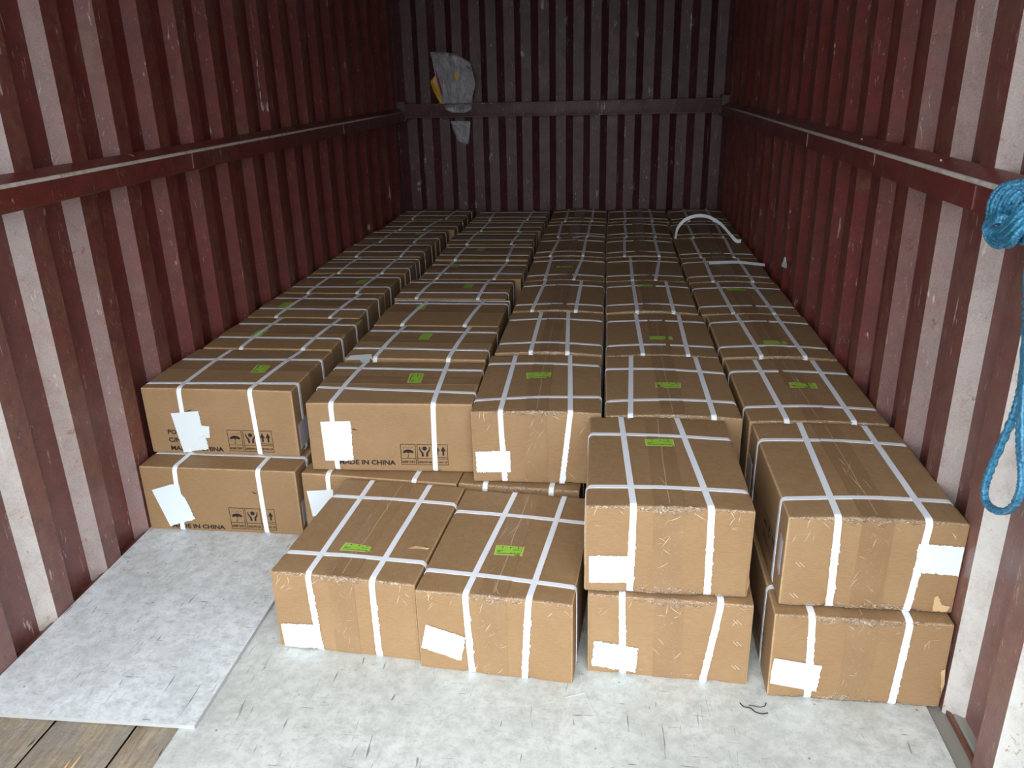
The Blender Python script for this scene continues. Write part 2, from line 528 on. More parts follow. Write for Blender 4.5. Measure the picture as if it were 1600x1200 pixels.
# splintered raised sliver on the floor by the sheet
for pts in (((-.838, .985), (-.834, 1.030), (-.831, 1.0), (-.833, .95)), ((-.824, .97), (-.818, 1.045), (-.814, .99), (-.819, .94)), ((-.806, .95), (-.801, 1.010), (-.799, .97), (-.803, .92))):
    n_ = len(pts); vs = [(x, y - 3, -.0035 + .002 * (i % 2)) for i, (x, y) in enumerate(pts)]
    mk('splinter', vs + [(x, y, z_ - .005) for x, y, z_ in vs], [(0, 1, 2, 3)[::-1]] + [(i, n_ + i, n_ + (i + 1) % n_, (i + 1) % n_) for i in range(n_)], M['torn'], floor)
for nm, s in (('baseboard_left', -1), ('baseboard_right', 1)):
    o = empty(nm, (s * 1.17, 3, 0)); o['kind'] = 'structure'; L = Vector(o.location)
    prof = [(1.145, -.012), (1.150, -.006), (1.196, -.010), (1.206, .006), (1.226, .010), (1.226, -.03), (1.145, -.03)] if s > 0 else [(1.18, -.012), (1.226, -.010), (1.226, -.03), (1.18, -.03)]
    vs = [Vector((s * x, y, z)) - L for y in (0, YB) for (x, z) in prof]; n = len(prof)
    fs = [(i, (i + 1) % n, n + (i + 1) % n, n + i) for i in range(n)]
    mk('floor_angle', vs, fs, M['rust' if s < 0 else 'angle'], o)
    vs, fs = box_geo(s * 1.1965 - .004, s * 1.1965 + .004, 0, YB, -.010, .0035, .001)
    mk('rusty_weld', [Vector(v) - L for v in vs], fs, M['rust'], o)

# yard outside the doors
g = mk('yard', [(-30, -40, -1.25), (30, -40, -1.25), (30, 30, -1.25), (-30, 30, -1.25)], [(0, 1, 2, 3)], M['ground'], kind='structure')


# ------------------------------------------------------------------ grey sheets lying on the floor
def sheet(name, poly, z0, z1, label, mat='sheet'):
    """thin board, slightly waved, outline poly (4 corners, front-left first, counter-clockwise)"""
    cx = sum(p[0] for p in poly) / 4; cy = sum(p[1] for p in poly) / 4
    n = 24; vs = []; fs = []
    for top in (1, 0):
        for j in range(n + 1):
            for i in range(n + 1):
                a, b = i / n, j / n
                x = (poly[0][0] * (1 - a) + poly[1][0] * a) * (1 - b) + (poly[3][0] * (1 - a) + poly[2][0] * a) * b
                y = (poly[0][1] * (1 - a) + poly[1][1] * a) * (1 - b) + (poly[3][1] * (1 - a) + poly[2][1] * a) * b
                wv = noise.noise(Vector((x * 3, y * 3, 1))) * .0006
                vs.append((x - cx, y - cy, (z1 if top else z0) - z0 + wv))
    m = (n + 1) ** 2
    for j in range(n):
        for i in range(n):
            q = j * (n + 1) + i
            fs.append((q, q + 1, q + n + 2, q + n + 1)); fs.append((m + q, m + q + n + 1, m + q + n + 2, m + q + 1))
    k0 = len(fs)
    ring = [i for i in range(n)] + [n + j * (n + 1) for j in range(n)] + [m - 1 - i for i in range(n)] + [(n - j) * (n + 1) for j in range(n)]
    for i in range(len(ring)):
        a, b = ring[i], ring[(i + 1) % len(ring)]
        fs.append((a, m + a, m + b, b))
    o = mk(name, vs, fs, None, loc=(cx, cy, z0), mats=[M[mat], M['sheetedge']], fm=[0] * k0 + [1] * (len(fs) - k0))
    return tag(o, label, 'floor sheet', 'grey protective sheets on the floor')


sheet('floor_sheet', [(-.632, .72), (1.150, .72), (1.158, 5.88), (-.60, 5.88)], -.0055, -.0003,
      'large scuffed pale grey sheet under the front cartons, across middle and right')
sheet('floor_sheet', [(-1.184, 1.132), (-.589, 1.139), (-.603, 5.5), (-1.184, 5.5)], .0004, .0110,
      'narrow pale grey sheet along the left wall, its front edge over uncovered planks', 'sheet2')
ZL = .0112


# ------------------------------------------------------------------ cartons
def sgn(x): return -1 if x < 0 else 1


class Carton:
    """local frame: origin at the centre of the base, front face towards -y"""
    def __init__(s, p, kind, sx, sy, h, seed, bulge=.004, detail=2, name='carton'):
        s.kind, s.sx, s.sy, s.h, s.R, s.detail = kind, sx, sy, h, random.Random(seed), detail
        s.x0, s.y0, s.z0, s.yaw = p
        ca, sa = math.cos(s.yaw), math.sin(s.yaw)
        s.cx = s.x0 + sx / 2 * ca - sy / 2 * sa; s.cy = s.y0 + sx / 2 * sa + sy / 2 * ca
        s.ca, s.sa = ca, sa
        s.bulge = bulge; s.r0 = .0055
        s.sk = (s.R.uniform(-.002, .002), s.R.uniform(-.002, .002))
        s.S = []; s.C = []
        s.e = empty(name, (s.cx, s.cy, s.z0), s.yaw)
        s.dent = []

    def local(s, P):
        dx, dy = P.x - s.cx, P.y - s.cy
        return Vector((dx * s.ca + dy * s.sa, -dx * s.sa + dy * s.ca, P.z - s.z0))

    def front_px(s, u, v):
        """photo point -> local x, z on the front face"""
        n = Vector((s.sa, -s.ca, 0)); p0 = Vector((s.cx, s.cy, 0)) + n * s.sy / 2
        d = FW + RT * ((u - 800) / FPX) - UP * ((v - 600) / FPX)
        P = CAM + d * ((p0 - CAM).dot(n) / d.dot(n)); q = s.local(P)
        return q.x, q.z

    def top_px(s, u, v):
        q = s.local(hit(u, v, 2, s.z0 + s.h)); return q.x, q.y

    # mapping of a point on the sharp box to the rounded, bulged surface
    def surf(s, P, off=0.0):
        x, y, z = P; hx, hy, h = s.sx / 2, s.sy / 2, s.h
        r = s.r0
        for xs in s.S:
            r = max(r, s.r0 + .010 * math.exp(-((x - xs) / .013) ** 2))
        ry = s.r0
        for ys in s.C:
            ry = max(ry, s.r0 + .010 * math.exp(-((y - ys) / .013) ** 2))
        onx = abs(abs(x) - hx) < .03
        ony = abs(abs(y) - hy) < .03
        rr = ry if (onx and not ony) else (r if not onx else s.r0)
        qx = max(-hx + rr, min(hx - rr, x)); qy = max(-hy + rr, min(hy - rr, y)); qz = max(rr, min(h - rr, z))
        d = Vector((x - qx, y - qy, z - qz)); l = d.length
        nrm = d / l if l > 1e-9 else Vector((0, 0, 1))
        if nrm.z < -.9: off *= .05
        p = Vector((qx, qy, qz)) + nrm * (rr + off)
        fx = 1 - min(1, abs(p.x) / hx) ** 1.6; fy = 1 - min(1, abs(p.y) / hy) ** 1.6; t = max(0, min(1, p.z / h))
        if s.kind == 'y':
            p.z += s.bulge * fx * (.35 + .65 * t * 0 + .65) * t
        else:
            p.z += s.bulge * fy * t
        m = 4 * t * (1 - t)
        p.x += sgn(p.x) * min(1, abs(p.x) / hx) ** 4 * .0018 * fy * m
        p.y += sgn(p.y) * min(1, abs(p.y) / hy) ** 4 * .0022 * fx * m
        p.x += s.sk[0] * t; p.y += s.sk[1] * t
        p.z += .0012 * noise.noise(Vector((p.x * 9 + s.cx * 7, p.y * 9 + s.cy * 7, 3))) * t
        return p, nrm

    def lines(s, H, marks):
        L = {-H, H}
        for a in (.0016, .0042, .009, .018): L.add(-H + a); L.add(H - a)
        k = 4 if s.detail else 2
        for i in range(1, k): L.add(-H + 2 * H * i / k)
        L.add(0.0)
        if s.detail:
            for m in marks:
                for d in (-.024, -.012, 0, .012, .024): L.add(m + d)
        L = sorted(x for x in L if -H <= x <= H); out = [L[0]]
        for x in L[1:]:
            if x - out[-1] > .0012: out.append(x)
        out[-1] = H
        return out

    def body(s):
        X = s.lines(s.sx / 2, s.S); Y = s.lines(s.sy / 2, s.C); Z = [z + s.h / 2 for z in s.lines(s.h / 2, [])]
        nx, ny, nz = len(X) - 1, len(Y) - 1, len(Z) - 1
        idx = {}; vs = []; wear = []
        def vid(i, j, k):
            key = (i, j, k)
            if key not in idx:
                raw = (X[i], Y[j], Z[k])
                p, n = s.surf(raw); idx[key] = len(vs); vs.append(p)
                e = (min(i, nx - i) <= 1) + (min(j, ny - j) <= 1) + (min(k, nz - k) <= 1)
                wear.append(1.0 if e >= 2 else 0.0)
            return idx[key]
        fs = []
        for i in range(nx):
            for j in range(ny):
                fs.append((vid(i, j, nz), vid(i + 1, j, nz), vid(i + 1, j + 1, nz), vid(i, j + 1, nz)))
                fs.append((vid(i, j, 0), vid(i, j + 1, 0), vid(i + 1, j + 1, 0), vid(i + 1, j, 0)))
        for i in range(nx):
            for k in range(nz):
                fs.append((vid(i, 0, k), vid(i + 1, 0, k), vid(i + 1, 0, k + 1), vid(i, 0, k + 1)))
                fs.append((vid(i, ny, k), vid(i, ny, k + 1), vid(i + 1, ny, k + 1), vid(i + 1, ny, k)))
        for j in range(ny):
            for k in range(nz):
                fs.append((vid(0, j, k), vid(0, j, k + 1), vid(0, j + 1, k + 1), vid(0, j + 1, k)))
                fs.append((vid(nx, j, k), vid(nx, j + 1, k), vid(nx, j + 1, k + 1), vid(nx, j, k + 1)))
        mk('box_body', vs, fs, M['card'], s.e, smooth=True, attr=('wear', wear))

    def loop_pts(s, axis, step):
        """raw path round the box in the plane across `axis`, starting under the front edge"""
        H = s.sy / 2 if axis == 'S' else s.sx / 2
        def seg(a, b):
            l = math.dist(a, b); n = max(2, int(l / step)); e = [0.0]
            e += [t / l for t in (.003, .007, .012, .018, .026)]
            e += [i / n for i in range(1, n) if .03 < i / n * l < l - .03]
            e += [1 - t / l for t in (.026, .018, .012, .007, .003)]
            return [(a[0] + (b[0] - a[0]) * t, a[1] + (b[1] - a[1]) * t) for t in sorted(set(e))]
        h = s.h
        return seg((-H, 0), (-H, h)), seg((-H, h), (H, h)), seg((H, h), (H, 0)), seg((H, 0), (-H, 0))

    def band(s, name, axis, c, w, off0, off1, mat, step=.05, jag=0.0, jag_from=None):
        """c: (at bottom front, at top front, at top rear) cross positions; closed band round the carton"""
        A, B, C_, D_ = s.loop_pts(axis, step); R = s.R
        path = []
        for f, (sg, c0, c1) in enumerate(((A, c[0], c[1]), (B, c[1], c[2]), (C_, c[2], c[2]), (D_, c[2], c[0]))):
            n = len(sg)
            a0 = sg[0]; tot = math.dist(sg[0], sg[-1])
            for q in sg[:-1]:
                t = math.dist(a0, q) / tot
                path.append((q, c0 + (c1 - c0) * t, f, t))
        vs = []; N = len(path)
        for (q, cc, f, t) in path:
            jl = jr = 0
            if jag and f == 0 and t < .78:
                jr = R.choice((0, 0, jag * .5, jag)) * R.random() * 1.6; jl = R.choice((0, 0, jag)) * R.random() * .8
            for side, j in ((-1, jl), (1, jr)):
                cr = cc + side * (w / 2 + j)
                raw = (cr, q[0], q[1]) if axis == 'S' else (q[0], cr, q[1])
                raw_c = (cc, q[0], q[1]) if axis == 'S' else (q[0], cc, q[1])
                for off in (off0, off1):
                    p, n_ = s.surf(raw_c, off)
                    if axis == 'S': p.x += cr - cc
                    else: p.y += cr - cc
                    vs.append(p)
        fs = []
        for i in range(N):
            a = i * 4; b = ((i + 1) % N) * 4
            for u, v in ((1, 3), (3, 2), (2, 0), (0, 1)):
                fs.append((a + u, a + v, b + v, b + u))
        return mk(name, vs, fs, mat, s.e, smooth=False)

    def strip(s, name, pts, w, off, mat, axis='S', thick=.0003):
        """open ribbon over raw surface points; pts: raw 3d points, width along x (S) or y (C)"""
        vs = []; fs = []
        for i, p in enumerate(pts):
            ww = w[i] if isinstance(w, (list, tuple)) else w
            for sd in (-1, 1):
                raw = Vector(p)
                if axis == 'S': raw.x += sd * ww / 2
                elif axis == 'C': raw.y += sd * ww / 2
                else: raw.z += sd * ww / 2
                vs.append(s.surf(raw, off)[0])
            if i: fs.append((2 * i - 2, 2 * i - 1, 2 * i + 1, 2 * i))
        return mk(name, vs, fs, mat, s.e)

    def tape(s):
        if s.kind == 'y':
            s.band('packing_tape', 'S', (0.0, 0.0, 0.0), .070, .0002, .0007, M['tape'], step=.06)
            h = s.h; H = s.sy / 2; n = 26 if s.detail > 1 else 12
            a = s.R.uniform(-.004, .004); pts = []
            for i in range(n + 1):
                t = i / n; pts.append((a + .004 * noise.noise(Vector((t * 5, s.cx * 9, s.cy * 9))), -H + 2 * H * t, h))
            s.strip('flap_seam', pts, .0018, .0010, M['seam'])
        else:
            s.band('packing_tape', 'C', (0.0, 0.0, 0.0), .070, .0002, .0007, M['tape'], step=.06)
            h = s.h; H = s.sx / 2; n = 16; pts = []
            for i in range(n + 1):
                t = i / n; pts.append((-H + 2 * H * t, .004 + .002 * noise.noise(Vector((t * 5, s.cx * 9, s.cy * 9))), h))
            s.strip('flap_seam', pts, .0018, .0010, M['seam'], 'C')

    def crinkle(s, where='top'):
        """crinkled clear tape folded over the front edge"""
        H = s.sx / 2; n = 60 if s.detail > 1 else 30; vs = []; fs = []; R = s.R
        zt_ = s.h if where == 'top' else 0
        for i in range(n + 1):
            x = -H + .004 + (2 * H - .008) * i / n
            mid = math.exp(-(x / .09) ** 2)
            a = .002 + .008 * mid * R.random() + .003 * R.random(); b = .003 + .022 * mid * R.random() + .004 * R.random()
            amp = .0012 + .0018 * mid
            rows = []
            sd = 1 if where == 'top' else -1
            for k, (yy, zz) in enumerate(((a, 0), (a * .5, 0), (0, 0), (0, -b * .35), (0, -b * .7), (0, -b))):
                raw = (x, -s.sy / 2 + yy, zt_ + sd * zz)
                o = .0006 + (amp * R.random() if 0 < k < 5 else 0)
                vs.append(s.surf(raw, o)[0])
            if i:
                for k in range(5):
                    q = (i - 1) * 6 + k; fs.append((q, q + 1, q + 7, q + 6))
        mk('edge_tape', vs, fs, M['crinkle'], s.e, smooth=True)

    def straps(s, S, C, torn=0.0, fine=False):
        w = .0158
        for i, c in enumerate(C):
            s.band('strap', 'C', (c[0], c[0], c[1]), w, .0002, .0014, M['strap'], step=.05)
        for i, c in enumerate(S):
            s.band('strap', 'S', c, w, .0016, .0027, M['strap'], step=.0045 if (torn and s.detail > 1) else .05, jag=torn)

    def sticker(s, corners):
        """corners: local top (x, y) front-left, front-right, rear-right, rear-left along the long side"""
        P = [Vector((c[0], c[1], 0)) for c in corners]
        def pt(a, b, off):
            p = (P[0] * (1 - a) + P[1] * a) * (1 - b) + (P[3] * (1 - a) + P[2] * a) * b
            return s.surf((p.x, p.y, s.h), off)[0]
        def quad(a0, a1, b0, b1, off, nn=6):
            vs = []; fs = []
            for i in range(nn + 1):
                for b in (b0, b1): vs.append(pt(a0 + (a1 - a0) * i / nn, b, off))
                if i: fs.append((2 * i - 2, 2 * i, 2 * i + 1, 2 * i - 1))
            return vs, fs
        V, F, FM = join([quad(0, 1, 0, 1, .0010), quad(.03, .955, .10, .97, .0013)])
        st = mk('green_sticker', V, F, None, s.e, mats=[M['greenedge'], M['green']], fm=FM)
        if s.detail > 1:
            parts = []
            for a in (.25, .53, .80):
                parts.append(quad(a - .022, a + .022, .74, .86, .0016, 1))
            for a0, a1, b in ((.08, .3, .40), (.1, .2, .32), (.55, .63, .22), (.68, .74, .24), (.8, .9, .2), (.08, .9, .14), (.62, .88, .56)):
                parts.append(quad(a0, a1, b, b + .045, .0016, 2))
            V, F, _ = join(parts)
            mk('sticker_print', V, F, M['greenink'], st)
        return st

    def flat_front(s, name, poly, mat, off=.0032, jag=0, parent=None):
        """paper polygon on the front face, local (x, z) points; torn sides get small teeth"""
        pts = []
        n = len(poly)
        for i in range(n):
            a = Vector(poly[i]); b = Vector(poly[(i + 1) % n]); l = (b - a).length
            k = max(1, int(l / .0035)) if (jag and (jag == 'all' or i in jag)) else max(1, int(l / .03))
            d = (b - a) / l; nn = Vector((-d.y, d.x)); 
            for q in range(k):
                p = a + (b - a) * q / k
                if k > 1 and jag and (jag == 'all' or i in jag) and q:
                    p = p + nn * s.R.uniform(-.0013, .0013) + (nn * s.R.choice((-.0018, .0018)) if s.R.random() < .18 else nn * 0)
                pts.append(p)
        cx = sum(p.x for p in pts) / len(pts); cz = sum(p.y for p in pts) / len(pts)
        m = len(pts); vs = []
        f0 = lambda x, z, o: s.surf((x, -s.sy / 2, max(.004, z)), o)[0]
        for o in (off, off - .0006):
            for p in pts: vs.append(f0(max(-s.sx / 2 + .005, min(s.sx / 2 - .005, p.x)), p.y, o))
        vs.append(f0(cx, cz, off))
        fs = [(2 * m, i, (i + 1) % m) for i in range(m)] + [(i, m + i, m + (i + 1) % m, (i + 1) % m) for i in range(m)]
        return mk(name, vs, fs, mat, parent or s.e)

    def print_front(s, name, polys, off=.0009):
        vs = []; fs = []
        for poly in polys:
            b = len(vs)
            for (x, z) in poly: vs.append(s.surf((x, -s.sy / 2, z), off)[0])
            fs.append(tuple(range(b, b + len(poly))))
        return mk(name, vs, fs, M['print'], s.e)

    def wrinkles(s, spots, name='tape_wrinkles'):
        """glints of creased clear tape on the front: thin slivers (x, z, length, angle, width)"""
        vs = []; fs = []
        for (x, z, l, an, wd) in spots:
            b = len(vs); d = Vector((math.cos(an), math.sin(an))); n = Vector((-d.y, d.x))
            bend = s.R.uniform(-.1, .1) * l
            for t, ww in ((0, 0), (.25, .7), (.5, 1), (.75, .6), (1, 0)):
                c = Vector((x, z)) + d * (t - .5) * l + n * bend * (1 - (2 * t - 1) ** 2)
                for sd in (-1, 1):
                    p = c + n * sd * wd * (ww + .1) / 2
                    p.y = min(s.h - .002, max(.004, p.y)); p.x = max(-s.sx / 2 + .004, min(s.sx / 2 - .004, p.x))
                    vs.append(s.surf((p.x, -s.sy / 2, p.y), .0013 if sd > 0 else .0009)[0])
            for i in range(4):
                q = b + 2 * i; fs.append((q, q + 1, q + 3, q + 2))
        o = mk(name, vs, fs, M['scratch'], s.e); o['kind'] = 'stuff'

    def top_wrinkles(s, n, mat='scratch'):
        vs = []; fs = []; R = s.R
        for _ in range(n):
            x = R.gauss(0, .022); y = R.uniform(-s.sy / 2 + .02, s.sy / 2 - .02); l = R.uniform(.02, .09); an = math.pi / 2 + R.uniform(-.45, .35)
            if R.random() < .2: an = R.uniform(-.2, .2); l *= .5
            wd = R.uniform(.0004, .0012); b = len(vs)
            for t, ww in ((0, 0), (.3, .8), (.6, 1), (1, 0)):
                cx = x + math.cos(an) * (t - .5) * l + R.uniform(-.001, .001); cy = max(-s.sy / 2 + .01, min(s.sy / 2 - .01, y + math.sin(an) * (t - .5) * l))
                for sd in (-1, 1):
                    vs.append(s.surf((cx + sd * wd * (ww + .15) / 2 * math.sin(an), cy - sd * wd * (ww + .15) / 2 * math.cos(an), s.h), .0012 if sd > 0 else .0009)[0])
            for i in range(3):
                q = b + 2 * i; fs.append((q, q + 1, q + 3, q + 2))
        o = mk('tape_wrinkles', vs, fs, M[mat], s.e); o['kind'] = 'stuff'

    def random_wrinkles(s, n):
        R = s.R; sp = []
        for _ in range(n):
            zone = R.random()
            if zone < .35: x, z = R.uniform(-.04, .04), R.uniform(.04, s.h - .03)
            elif zone < .7: x, z = R.choice((-1, 1)) * (s.sx / 2 - R.uniform(.015, .06)), s.h - R.uniform(.008, .06)
            else: x, z = R.uniform(-.12, .12), R.choice((R.uniform(.006, .03), s.h - R.uniform(.012, .035)))
            sp.append((x, z, R.uniform(.012, .045), R.choice((.6, 1.0, -.7, 1.3, .2)) + R.uniform(-.3, .3), R.uniform(.0005, .0016)))
        s.wrinkles(sp)


_tc = {}
def text_polys(txt, size, bold=.034):
    """triangles of a text line in its own plane, left aligned at 0,0, cap height = size"""
    if txt not in _tc:
        cu = bpy.data.curves.new('t', 'FONT'); cu.body = txt; cu.size = 1; cu.offset = bold; cu.resolution_u = 2
        o = bpy.data.objects.new('t', cu); COL.objects.link(o)
        dg = bpy.context.evaluated_depsgraph_get(); me = o.evaluated_get(dg).to_mesh()
        vv = [v.co.copy() for v in me.vertices]; pp = [tuple(p.vertices) for p in me.polygons]
        cap = max(v.y for v in vv)
        _tc[txt] = [[(vv[i].x / cap, vv[i].y / cap) for i in p] for p in pp]
        bpy.data.objects.remove(o); bpy.data.curves.remove(cu)
    return [[(x * size, y * size) for x, y in p] for p in _tc[txt]]


def place_text(txt, x, z, size, xs=1.0):
    return [[(x + a * xs, z + b) for a, b in p] for p in text_polys(txt, size)]


def rect(x0, x1, z0, z1): return [(x0, z0), (x1, z0), (x1, z1), (x0, z1)]


def frame(x0, x1, z0, z1, t):
    return [rect(x0, x1, z0, z0 + t), rect(x0, x1, z1 - t, z1), rect(x0, x0 + t, z0 + t, z1 - t), rect(x1 - t, x1, z0 + t, z1 - t)]


def pictograms(x, z, wd, ht):
    """keep dry, handle with care, this way up: framed signs with captions"""
    out = []; g = .0018; a = (wd - .004) / 3
    z2 = z + ht * .29
    xs = [x, x + a + .004, x + 2 * a + .004]
    out += frame(xs[0], xs[0] + a, z, z + ht, g) + frame(xs[1], xs[1] + 2 * a, z, z + ht, g)
    out += [rect(xs[0], xs[0] + a, z2, z2 + g), rect(xs[1], xs[1] + 2 * a, z2, z2 + g), rect(xs[2], xs[2] + g, z, z + ht)]
    # umbrella
    c = xs[0] + a / 2; b = z2 + ht * .30; rr = a * .36
    arc = [(c + rr * math.cos(t), b + rr * .62 * math.sin(t)) for t in [math.pi * i / 10 for i in range(11)]]
    low = [(c - rr * .66, b - rr * .12), (c - rr * .33, b + rr * .05), (c, b - rr * .12), (c + rr * .33, b + rr * .05), (c + rr * .66, b - rr * .12)]
    out.append(arc + low)
    out.append(rect(c - .0009, c + .0009, z2 + ht * .09, b)); out.append(rect(c - .006, c + .0009, z2 + ht * .07, z2 + ht * .095))
    for i in range(6):
        px = c - rr + 2 * rr * (i + .3) / 6; pz = b + rr * (.85 + .1 * (i % 2))
        out.append([(px, pz), (px + .0014, pz), (px + .0040, pz + .004), (px + .0026, pz + .004)])
    # hands holding a globe
    c = xs[1] + a / 2; b = z2 + ht * .12
    for sd in (-1, 1):
        q = [(c + sd * .003, b), (c + sd * .010, b), (c + sd * .011, b + .012), (c + sd * .017, b + .022), (c + sd * .018, b + .034), (c + sd * .015, b + .034), (c + sd * .013, b + .024), (c + sd * .005, b + .014)]
        out.append(q if sd > 0 else q[::-1])
    gz = b + .029; out.append([(c + .0075 * math.cos(t), gz + .0075 * math.sin(t)) for t in [math.pi * i / 6 for i in range(12)]])
    # arrows up
    for k in (.32, .70):
        c = xs[2] + a * k; b = z2 + ht * .14
        out += [rect(c - .003, c + .003, b + .003, b + .020), [(c - .0085, b + .018), (c + .0085, b + .018), (c, b + .036)]]
    out.append(rect(xs[2] + a * .1, xs[2] + a * .92, z2 + ht * .08, z2 + ht * .105))
    cz = z + ht * .09; ch = ht * .10
    for t, xx in (('KEEP DRY', xs[0]), ('HANDLE WITH CARE', xs[1]), ('THIS WAY UP', xs[2])):
        P = text_polys(t, ch); wmax = max(q[0] for p in P for q in p); k = (a - .007) / wmax
        out += [[(xx + .0035 + q[0] * k, cz + q[1]) for q in p] for p in P]
    return out


H = .2385
ZT = .2405
GROUP = 'strapped brown cartons in the two-layer load'
COLN = {1: 'leftmost column beside left wall', 2: 'second column from left', 3: 'middle column', 4: 'fourth column from left', 5: 'rightmost column beside right wall'}
ORD = ['front', 'second', 'third', 'fourth', 'fifth', 'sixth', 'seventh', 'eighth', 'rearmost']


def build(key, kind, p, size, S_px=None, C_px=None, S=None, C=None, torn=0, bulge=.004, detail=2, sticker=None, label=None, crinkle=True, seed=None, group=GROUP, h=H):
    c = Carton(p, kind, size[0], size[1], h, seed if seed is not None else hash_(key), bulge, detail)
    if S_px:
        S = []
        for (bt, ft, rt) in S_px:
            xf = c.front_px(*ft)[0] if ft else None
            xb = c.front_px(*bt)[0] if bt else xf
            if xf is None: xf = xb
            xr = c.top_px(*rt)[0] if rt else xf
            S.append((xb, xf, xr))
    if C_px:
        C = []
        for (l, r) in C_px:
            yl = c.top_px(*l)[1] if l else None; yr = c.top_px(*r)[1] if r else None
            if yl is None: yl = yr
            if yr is None: yr = yl
            C.append((yl, yr))
    mY = size[1] / 2 - .02; mX = size[0] / 2 - .02
    S = [tuple(max(-mX, min(mX, v)) for v in q) for q in S]; C = [tuple(max(-mY, min(mY, v)) for v in q) for q in C]
    c.S = [q[1] for q in S]; c.C = [(q[0] + q[1]) / 2 for q in C]
    c.body(); c.tape(); c.straps(S, C, torn)
    if kind == 'y' and crinkle: c.crinkle('top')
    if sticker:
        if len(sticker) == 4:
            c.sticker([c.top_px(*q) for q in sticker])
        else:
            x, y = c.top_px(*sticker)
            a, b = (.043, .021)
            if kind == 'y': q = [(x - a, y - b), (x + a, y - b), (x + a, y + b), (x - a, y + b)]
            else: q = [(x + b, y - a), (x + b, y + a), (x - b, y + a), (x - b, y - a)]
            c.sticker(q)
    tag(c.e, label, 'carton', group)
    return c


def hash_(k):
    v = 7
    for ch in str(k): v = (v * 131 + ord(ch)) % 99991
    return v


# --- front cartons, each placed and marked after the photograph
A1B = build('A1B', 'x', (-1.178, 1.994, ZL, -.004), (.545, .412), label='lower carton of the front stack by the left wall, MADE IN CHINA on its face',
            S_px=[((288, 834), (274, 739), (293, 717)), ((419, 838), (403, 741), (418, 719))], C=[(-.1, -.1), (.1, .1)], bulge=0)
A1T = build('A1T', 'x', (-1.180, 2.094, ZL + H + .0050, -.002), (.527, .412), label='upper carton of front stack by left wall, PO and C/N printed beside torn label',
            S_px=[((298, 715), (280.6, 614), (359, 550)), ((409, 719), (391, 615), (470, 551))],
            C_px=[((228, 599), (470, 600)), ((280.6, 562.5), (498, 563.5))], sticker=((392, 584), (402.5, 572), (424, 573), (414, 584)))
A2B = build('A2B', 'x', (-.622, 2.008, .0, -.075), (.527, .405), label='lower carton of the second front stack, half hidden behind the floor cartons',
            S_px=[(None, (510.6, 739), None), (None, (645, 748), None)], C=[(-.1, -.1), (.1, .1)], bulge=0)
A2T = build('A2T', 'x', (-.584, 2.024, H + .0050, .036), (.537, .396), label='upper carton of the second front stack, white torn label left of MADE IN CHINA',
            S_px=[((529, 737), (516, 632), (576, 561)), ((681, 740), (676, 634), (702, 562.5))],
            C_px=[((496, 606), (745, 615)), ((518, 575), (754, 580))], sticker=((635, 599.6), (641, 584.5), (662.5, 585), (657, 600)))
A3B = build('A3B', 'y', (-.088, 1.975, .0, -.07), (.385, .54), label='lower carton of the middle front stack, only its crinkled top edge showing',
            S_px=[(None, (758.5, 757), None), (None, (862, 768), None)], C=[(-.15, -.15), (.15, .15)], bulge=0)
A3T = build('A3T', 'y', (-.040, 1.982, H + .0050, .02), (.400, .532), torn=.0022, label='upper carton of the middle front stack, square torn white label at lower left',
            S_px=[((789, 754), (782.5, 645), (807, 557)), ((878, 757), (892, 649), (891.6, 557))],
            C_px=[((743, 626), (941, 621)), ((763, 569), (941, 572))], sticker=((823.4, 594.4), (863, 592.5), (862, 584.5), (823, 585)), bulge=.006)
A4T = build('A4T', 'y', (.370, 1.975, H + .0050, .007), (.402, .548), label='front upper carton of the fourth column, behind the right centre stack',
            S_px=[(None, (985, 652), (986, 559)), (None, (1115.6, 656), (1085.6, 560))],
            C_px=[((944, 627), (1154, 629)), ((944, 576.5), (1135, 584))], sticker=((1024, 609.4), (1064, 610), (1063.5, 602), (1024, 601)), bulge=.008)
A5T = build('A5T', 'y', (.788, 1.960, H + .0050, .006), (.392, .548), label='upper carton beside the right wall, directly behind the big front right stack',
            S_px=[(None, (1229, 662), (1179, 566)), (None, (1334, 666), (1269, 567))],
            C_px=[((1159, 636), (1378, 640)), ((1138, 581), (1331, 585))], sticker=((1234, 609.4), (1278, 610), (1273, 601.5), (1231.6, 601)), bulge=.007)
B5B = build('B5B', 'y', (.778, 1.376, .0, -.012), (.402, .545), torn=.0022, label='lower carton of the front right stack against the wall, torn at its lower right corner',
            S_px=[((1260, 1094), (1271, 960), None), ((1391, 1102), (1422.5, 977), None)], C=[(-.16, -.16), (.15, .15)], bulge=0)
B5T = build('B5T', 'y', (.790, 1.410, H + .0050, -.002), (.394, .540), torn=.0022, label='upper carton of the front right stack, torn white label at its right edge',
            S_px=[((1294, 952), (1309, 810), (1247.5, 664)), ((1414, 960), (1451, 820), (1349, 669))],
            C_px=[((1216, 779), (1494, 784)), ((1181, 687.5), (1424, 696))], bulge=.007)
B4B = build('B4B', 'y', (.336, 1.424, .0, -.040), (.400, .540), torn=.0022, label='lower carton of the right centre stack, three pairs of staples at right',
            S_px=[((973, 1050), (973, 929), None), ((1097, 1066), (1127, 945), None)], C=[(-.16, -.16), (.15, .15)], bulge=0)
B4T = build('B4T', 'y', (.325, 1.429, H + .0050, .006), (.396, .536), torn=.0022, label='upper carton of the right centre stack, green sticker on top, white label lower left',
            S_px=[((983.4, 927), (989, 790), (969, 653)), ((1104, 933), (1111, 795), (1055.6, 654))],
            C_px=[((909, 760), (1175, 769)), ((912, 678), (1143, 687))], sticker=((1008, 699), (1053, 700), (1051, 688.8), (1006, 688)), bulge=.005)
